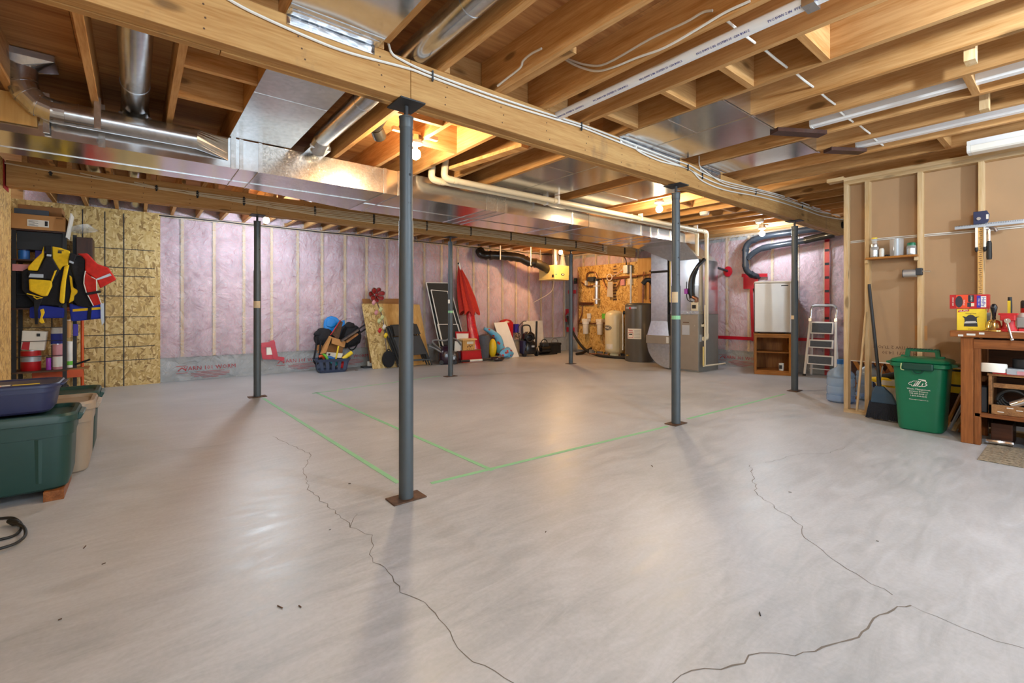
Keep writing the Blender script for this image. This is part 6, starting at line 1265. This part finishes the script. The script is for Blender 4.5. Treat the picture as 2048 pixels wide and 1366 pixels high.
t = thing('can_crusher', 'silver cylinder tool clamped on third stud below the shelf', 'tool', (5.74, 1.02, 1.42)); MB().cyl((0,.085,0),(0,-.01,0), .037, n=24).build('drum', 'stainless', t, True); MB().cyl((0,.088,0),(0,.083,0), .039, n=24).build('rim', 'dark_grey', t, True); MB().box(-.03,-.055,-.02,.03,-.008,.045).build('bracket', 'dark_grey', t, bev=.006); MB().tube([(-.01,-.04,.015),(-.01,-.11,.01)], .006, 6).build('spindle', 'steel', t, True)
t = thing('square_tool', 'blue square clamped on fourth stud with long steel ruler', 'tool', (5.755, .58, 1.87)); MB().prism([(.045,-.065),(.045,.065),(-.04,.065),(-.055,.03),(-.05,-.02),(-.03,-.065)], 'x', -.02, 0).build('body', 'deep_blue', t, bev=.003); MB().box(-.024,-.035,-.01,-.02,-.05,.03).build('vial', 'pot_white', t); MB().tube([(-.022,.01,-.0),(-.03,.01,0)], .014, 10).build('dial', 'steel', t, True)
t = thing('steel_ruler', 'long grey steel ruler lying level behind the blue square', 'ruler', (5.74, .58, 1.81)); m = MB(); m.box(-.006,-.255,-.016,.006,-.03,.018); m.box(-.006,-.03,-.016,.006,.165,.012); m.build('blade', 'silver_strip', t, bev=.002); m = MB(); [m.box(-.008,-.25+.01*k,.004,-.0055,-.248+.01*k,.016) for k in range(42)]; m.build('graduations', 'dark_grey', t)
t = thing('long_clamp', 'white bar clamp pair hanging on fourth stud under the ruler', 'clamp', (5.745, .58, 1.62))
for s in (-1, 1): MB().box(-.012, s*.026-.008, .0, .012, s*.026+.008, .175).build('arm', 'paper', t, bev=.003); MB().ball((0, s*.026, -.012), (.012,.012,.03), 10, 6).build('tip', 'black', t, True)
t = thing('yardstick', 'worn printed wooden yardstick hanging down the fourth stud', 'yardstick', (5.755, .583, 1.05)); MB().box(-.004,-.017,0,.004,.017,.77).build('stick', 'plywood_pale', t, bev=.001); m = MB(); [m.box(-.0052,-.012+.004*(k % 2),.02+.018*k,-.0042,.002+.004*(k % 3),.026+.018*k) for k in range(40)]; m.build('print', 'ink_brown', t)
t = thing('hammer', 'hammer with black grip hanging right of the fourth stud', 'hammer', (5.75, .528, 1.78)); MB().tube([(0,.025,.0),(0,-.0,0)], [.02,.014], 12).build('face', 'steel', t, True); MB().tube(smooth_path([(0,.0,0),(0,-.03,-.004),(0,-.045,-.035)]), .012, 8).build('claw', 'old_steel', t, True); MB().tube([(0,0,0),(0,0,-.12)], .009, 8).build('shaft', 'chrome', t, True); MB().tube([(0,0,-.11),(0,0,-.13),(0,0,-.25),(0,0,-.27)], [.013,.017,.019,.016], 10).build('grip', 'rubber', t, True)
# ---------------------------------------------------------------- workbench
BX, BE = 5.20, .66
t = thing('workbench', 'old brown wooden workbench with lower shelf at the right edge', 'workbench', (BX, 0, 0))
MB().box(-.04,-1.4,.855,.56,.70,.905).build('bench_top', 'stain_y', t, bev=.006)
for x in (0, .43): MB().box(x,.565,0,x+.09,BE-.02,.855).build('leg', 'stain_z', t, bev=.004); MB().box(x+.0,.525,.0,x+.07,.563,.80).build('leg_batten', 'stain_z', t, bev=.004); MB().box(x,-1.3,0,x+.09,-1.22,.855).build('leg', 'stain_z', t)
MB().box(-.006,-1.3,.765,.03,.565,.84).build('apron', 'stain_y', t, bev=.003); MB().box(.0,-1.3,.225,.5,.56,.255).build('lower_shelf', 'stain_y', t, bev=.003); MB().box(.52,-1.3,.1,.535,.6,.85).build('back_panel', 'dark_y', t); MB().box(.08,.575,.1,.45,.585,.85).build('end_panel', 'dark_x', t)
[MB().box(-.042,y,.86+.01*(k % 3),-.0398,y+.03+.02*(k % 2),.875+.01*(k % 3)).build('paint_splash', 'pot_white', t.children[0]) for k, y in enumerate((.62,.55,.50,.18,-.1))]
def cart(name, label, x, y, z, sx, sy, sz, mat, rz=0, cat='box'):
    t = thing(name, label, cat, (x, y, z), rz); MB().box(-sx/2,-sy/2,0,sx/2,sy/2,sz).build('carton', mat, t, bev=.002); return t
BT = .906
t = cart('bag_box', 'yellow trash bag box with black bag picture on bench end', 5.31, .588, BT, .165, .09, .175, 'yellow', -90)
t.children[0].data.materials[0] = M['pad_yellow']
pts = [(-.045,-.0),(.045,0),(.040,.045),(.038,.07),(.055,.082),(.03,.078),(.015,.092),(0,.097),(-.015,.092),(-.03,.078),(-.055,.084),(-.042,.066),(-.04,.045)]
MB().prism([(u*.9, .032+v) for u, v in pts], 'y', -.0465, -.045).build('bag_picture', 'bag_black', t); m = MB(); m.prism([(-.035,.065),(.03,.069),(.03,.076),(-.028,.073)], 'y', -.048, -.0465); m.prism([(-.04,.056),(.036,.061),(.036,.068),(-.036,.064)], 'y', -.048, -.0465); m.build('band', 'pot_white', t)
MB().prism([(-.078,.146),(-.01,.156),(-.008,.172),(-.07,.165)], 'y', -.0465, -.045).build('logo_flag', 'red', t); o = text('GLAD', .022, 'paper', t, (-.043,-.0470,.160), (90,8,0)); o.rotation_euler = (PI/2, math.radians(-8), 0)
text('Garbage bags', .012, 'ink_brown', t, (0,-.046,.138)); text('20 bags', .010, 'ink_brown', t, (0,-.046,.012))
t = thing('bag_box', 'red and orange trash bag box lying atop the yellow one', 'box', (5.32, .60, BT+.176), -88); MB().box(-.115,-.06,0,.115,.05,.115).build('carton', 'red', t, bev=.002)
pn = lambda x0, x1, z0, z1, mt, nm, y=-.0615: MB().box(x0, y, z0, x1, y+.0015, z1).build(nm, mt, t)
pn(-.075,.0,.004,.112,'hefty_orange','panel'); pn(.045,.068,.01,.105,'purple_ink','stripe',-.0618); pn(.068,.098,.012,.1,'paper','logo_field',-.0618); pn(-.005,.028,.055,.11,'ink','panel',-.062); pn(-.01,.012,.015,.05,'bag_black','bag_picture',-.062); pn(.012,.03,.02,.045,'cable_beige','picture',-.062)
m = MB(); m.loft([[(-.058+.022*math.cos(a), y, .058+.048*math.sin(a)) for a in [2*PI*k/20 for k in range(20)]] for y in (-.0635, -.0615)]); m.build('bag_picture', 'bag_black', t)
def vt(s, sz, mt, x, z, y=-.0632): o = text(s, sz, mt, t, (x, y, z)); o.rotation_euler = (PI/2, PI/2, 0); return o
vt('Hefty', .034, 'purple_ink', .083, .056); vt('STEEL SAK', .013, 'paper', .056, .056); vt('JUMBO', .015, 'paper', .014, .082, -.0634); vt('Garbage', .014, 'paper', -.028, .05); vt('CINCH SAK', .014, 'paper', -.095, .06)
t = thing('pencil_cup', 'grey cup of pencils behind the brass bell on bench', 'cup', (5.40, .53, BT)); MB().lathe((0,0,0), [(.033,0),(.034,.004),(.042,.115),(.044,.118),(.044,.145),(.04,.145)], 20).build('cup', 'furnace_grey', t, True)
for k in range(5): MB().tube([(0,-.02+.01*k,.1), (.01,-.03+.015*k,.175+.006*(k % 3))], .0045, 6).build('pencil', ('orange','pad_yellow','red','paper','lime')[k], t, True)
t = thing('hand_bell', 'brass hand bell with black handle standing on the bench', 'bell', (5.24, .455, BT)); MB().lathe((0,0,0), [(.062,0),(.062,.008),(.052,.016),(.044,.03),(.038,.06),(.034,.075),(.022,.088),(.012,.092)], 32).build('bell', 'brass', t, True); MB().lathe((0,0,.09), [(.009,0),(.012,.01),(.010,.02),(.013,.05),(.02,.085),(.021,.10),(.014,.118),(.006,.125)], 18).build('handle', 'black_gloss', t, True)
t = thing('bench_vise', 'red bench vise with steel handle bar clamped on bench', 'vise', (5.24, .375, BT)); MB().cyl((0,0,0),(0,0,.02), .055, n=20).build('swivel_base', 'red', t, True); m = MB(); m.lathe((0,0,.02), [(.045,0),(.035,.03),(.035,.08),(.05,.10)], 16); m.build('column', 'red', t, True); MB().box(-.10,-.04,.085,.09,.04,.128).build('fixed_jaw', 'red', t, bev=.006); MB().box(-.06,-.052,.126,.04,.052,.142).build('jaw_plate', 'red', t, bev=.003); MB().box(-.01,-.11,.03,.04,-.04,.11).build('screw_box', 'furnace_grey', t, bev=.006)
MB().tube([(-.11,.0,.085),(-.06,0,.085)], .018, 12).build('screw', 'steel', t, True); MB().tube([(-.10,.005,.09),(-.115,-.025,-.055)], .0075, 8).build('tommy_bar', 'chrome', t, True); [MB().ball(p, .0115, 10, 6).build('bar_end', 'chrome', t, True) for p in ((-.10,.005,.09),(-.115,-.025,-.055))]; MB().box(-.03,-.16,.0,.04,-.05,.025).build('clamp_foot', 'red', t, bev=.006)
t = thing('screwdriver', 'upright black and yellow tool behind the vise', 'tool', (5.46, .385, BT)); MB().tube([(0,0,0),(0,0,.2),(0,0,.27)], [.012,.014,.012], 10).build('handle', 'black', t, True); MB().box(-.014,-.005,.14,-.01,.012,.24).build('inlay', 'yellow', t)
t = thing('spray_bottle', 'white and red bottle with black cap at right picture edge', 'bottle', (5.35, .285, BT)); MB().lathe((0,0,0), [(.045,0),(.05,.01),(.05,.12),(.03,.155)], 18).build('body', 'pot_white', t, True); MB().lathe((0,0,.12), [(.036,.02),(.036,.06)], 16).build('label', 'red', t, True); MB().lathe((0,0,.18), [(.036,0),(.036,.05),(.03,.06)], 16).build('cap', 'black', t, True); MB().box(-.06,-.03,.05,-.045,.03,.1).build('label_patch', 'teal', t)
tag(MB().box(5.17, .26, BT-.001, 5.23, .36, BT+.004).build('paper_scrap', 'paper'), 'torn white paper scrap on front edge of bench', 'paper')
# lower shelf of the bench
LZ = .256
t = thing('wooden_tool_tray', 'worn wooden carrying box with divider on lower bench shelf', 'box', (5.26, .25, LZ)); MB().box(-.03,-.3,0,-.01,.235,.075).build('front', 'old_box', t, bev=.003); MB().box(.28,-.3,0,.3,.235,.26).build('back', 'dark_y', t); MB().box(-.03,.215,0,.30,.235,.315).build('end_panel', 'old_box', t, bev=.003); MB().box(-.03,-.32,0,.30,-.30,.315).build('end_panel', 'old_box', t); MB().box(.0,-.3,0,.28,.215,.012).build('bottom', 'old_box', t); MB().box(.06,-.3,.20,.085,.215,.235).build('rail', 'old_box', t); MB().box(-.032,-.31,.30,.30,.24,.318).build('shelf', 'old_box', t)
m = MB(); [m.box(-.0315,-.25+.05*k,.02+.012*(k % 4),-.0298,-.215+.05*k,.026+.012*(k % 4)) for k in range(9)]; m.build('worn_paint', 'pot_white', t)
t = thing('heat_gun', 'chrome and black power tool in the worn wooden box', 'power tool', (5.27, .33, LZ+.06)); MB().tube([(0,.03,.02),(-.01,-.02,.05),(-.02,-.16,.14)], [.03,.028,.024], 14).build('body', 'chrome', t, True); MB().tube([(-.02,-.15,.135),(-.02,-.2,.165)], .026, 12).build('nozzle', 'black', t, True)
for k in range(4): MB().tube(arc((.05+.01*k,.03,.04+.012*k), .085-.008*k, 0, 350, 24, 'x'), .011, 8).build('cord_loop', 'rubber', t, True)
t = thing('tape_roll', 'white roll of tape tilted on top of the worn box', 'tape', (5.25, .46, LZ+.325)); q = MB(); q.lathe((0,0,0), [(.075,0),(.078,.01),(.078,.06),(.075,.07),(.04,.07),(.038,.0)], 28); q.tilt((0,6,0)); q.build('roll', 'paper', t, True)
tag(MB().box(5.22, .535, LZ+.30, 5.25, .555, LZ+.40).build('white_card', 'paper'), 'white card edge left of the tape roll under bench', 'card')
t = thing('parts_case', 'clear grey parts case with pink label right of tape roll', 'case', (5.26, .30, LZ+.32)); MB().box(-.05,-.085,0,.09,.085,.045).build('case', 'silver_strip', t, bev=.004); MB().box(-.052,-.03,.005,-.05,.03,.03).build('label', 'pink', t); tag(MB().lathe((5.32,.30,LZ+.366), [(.06,0),(.062,.005),(.062,.07),(.05,.07)], 20).build('wire_spool', 'black', None, True), 'black spool standing on the clear parts case', 'spool')
tag(MB().bar((5.22,.46,LZ+.325), (5.225,.20,LZ+.322), .02, .012).build('red_tool', 'red'), 'red handled tool lying in front of the clear parts case', 'tool')
tag(MB().box(5.26, .495, LZ, 5.40, .54, LZ+.20).build('old_case', 'dark_grey', None, bev=.006), 'dark grey narrow case standing left of the worn box', 'case')
for k, (y, s) in enumerate(((.42,.12),(.18,.2),(-.15,.2))): tag(MB().box(5.32, y-s/2, .0, 5.62, y+s/2, .17).build('dark_crate', 'dark_y', None, bev=.004), ('narrow','middle','right-hand')[k]+' dark box on floor under the workbench shelf', 'box')
tag(MB().tube([(5.28,.5,.03),(5.27,.42,.035),(5.3,.36,.03)], .018, 8).build('chrome_tap', 'chrome', None, True), 'small chrome fitting on floor under the workbench', 'fitting')
# rug
t = thing('rug', 'brown checked rug on concrete in front of the workbench', 'rug', (4.68, -.62, 0)); MB().box(0,0,.001,.63,1.11,.007).build('base', 'rug', t, bev=.003)
m = MB(); [m.box(.03+.075*i, .03+.075*j, .007, .085+.075*i, .085+.075*j, .0105) for i in range(8) for j in range(14)]; m.build('raised_checks', 'rug', t)
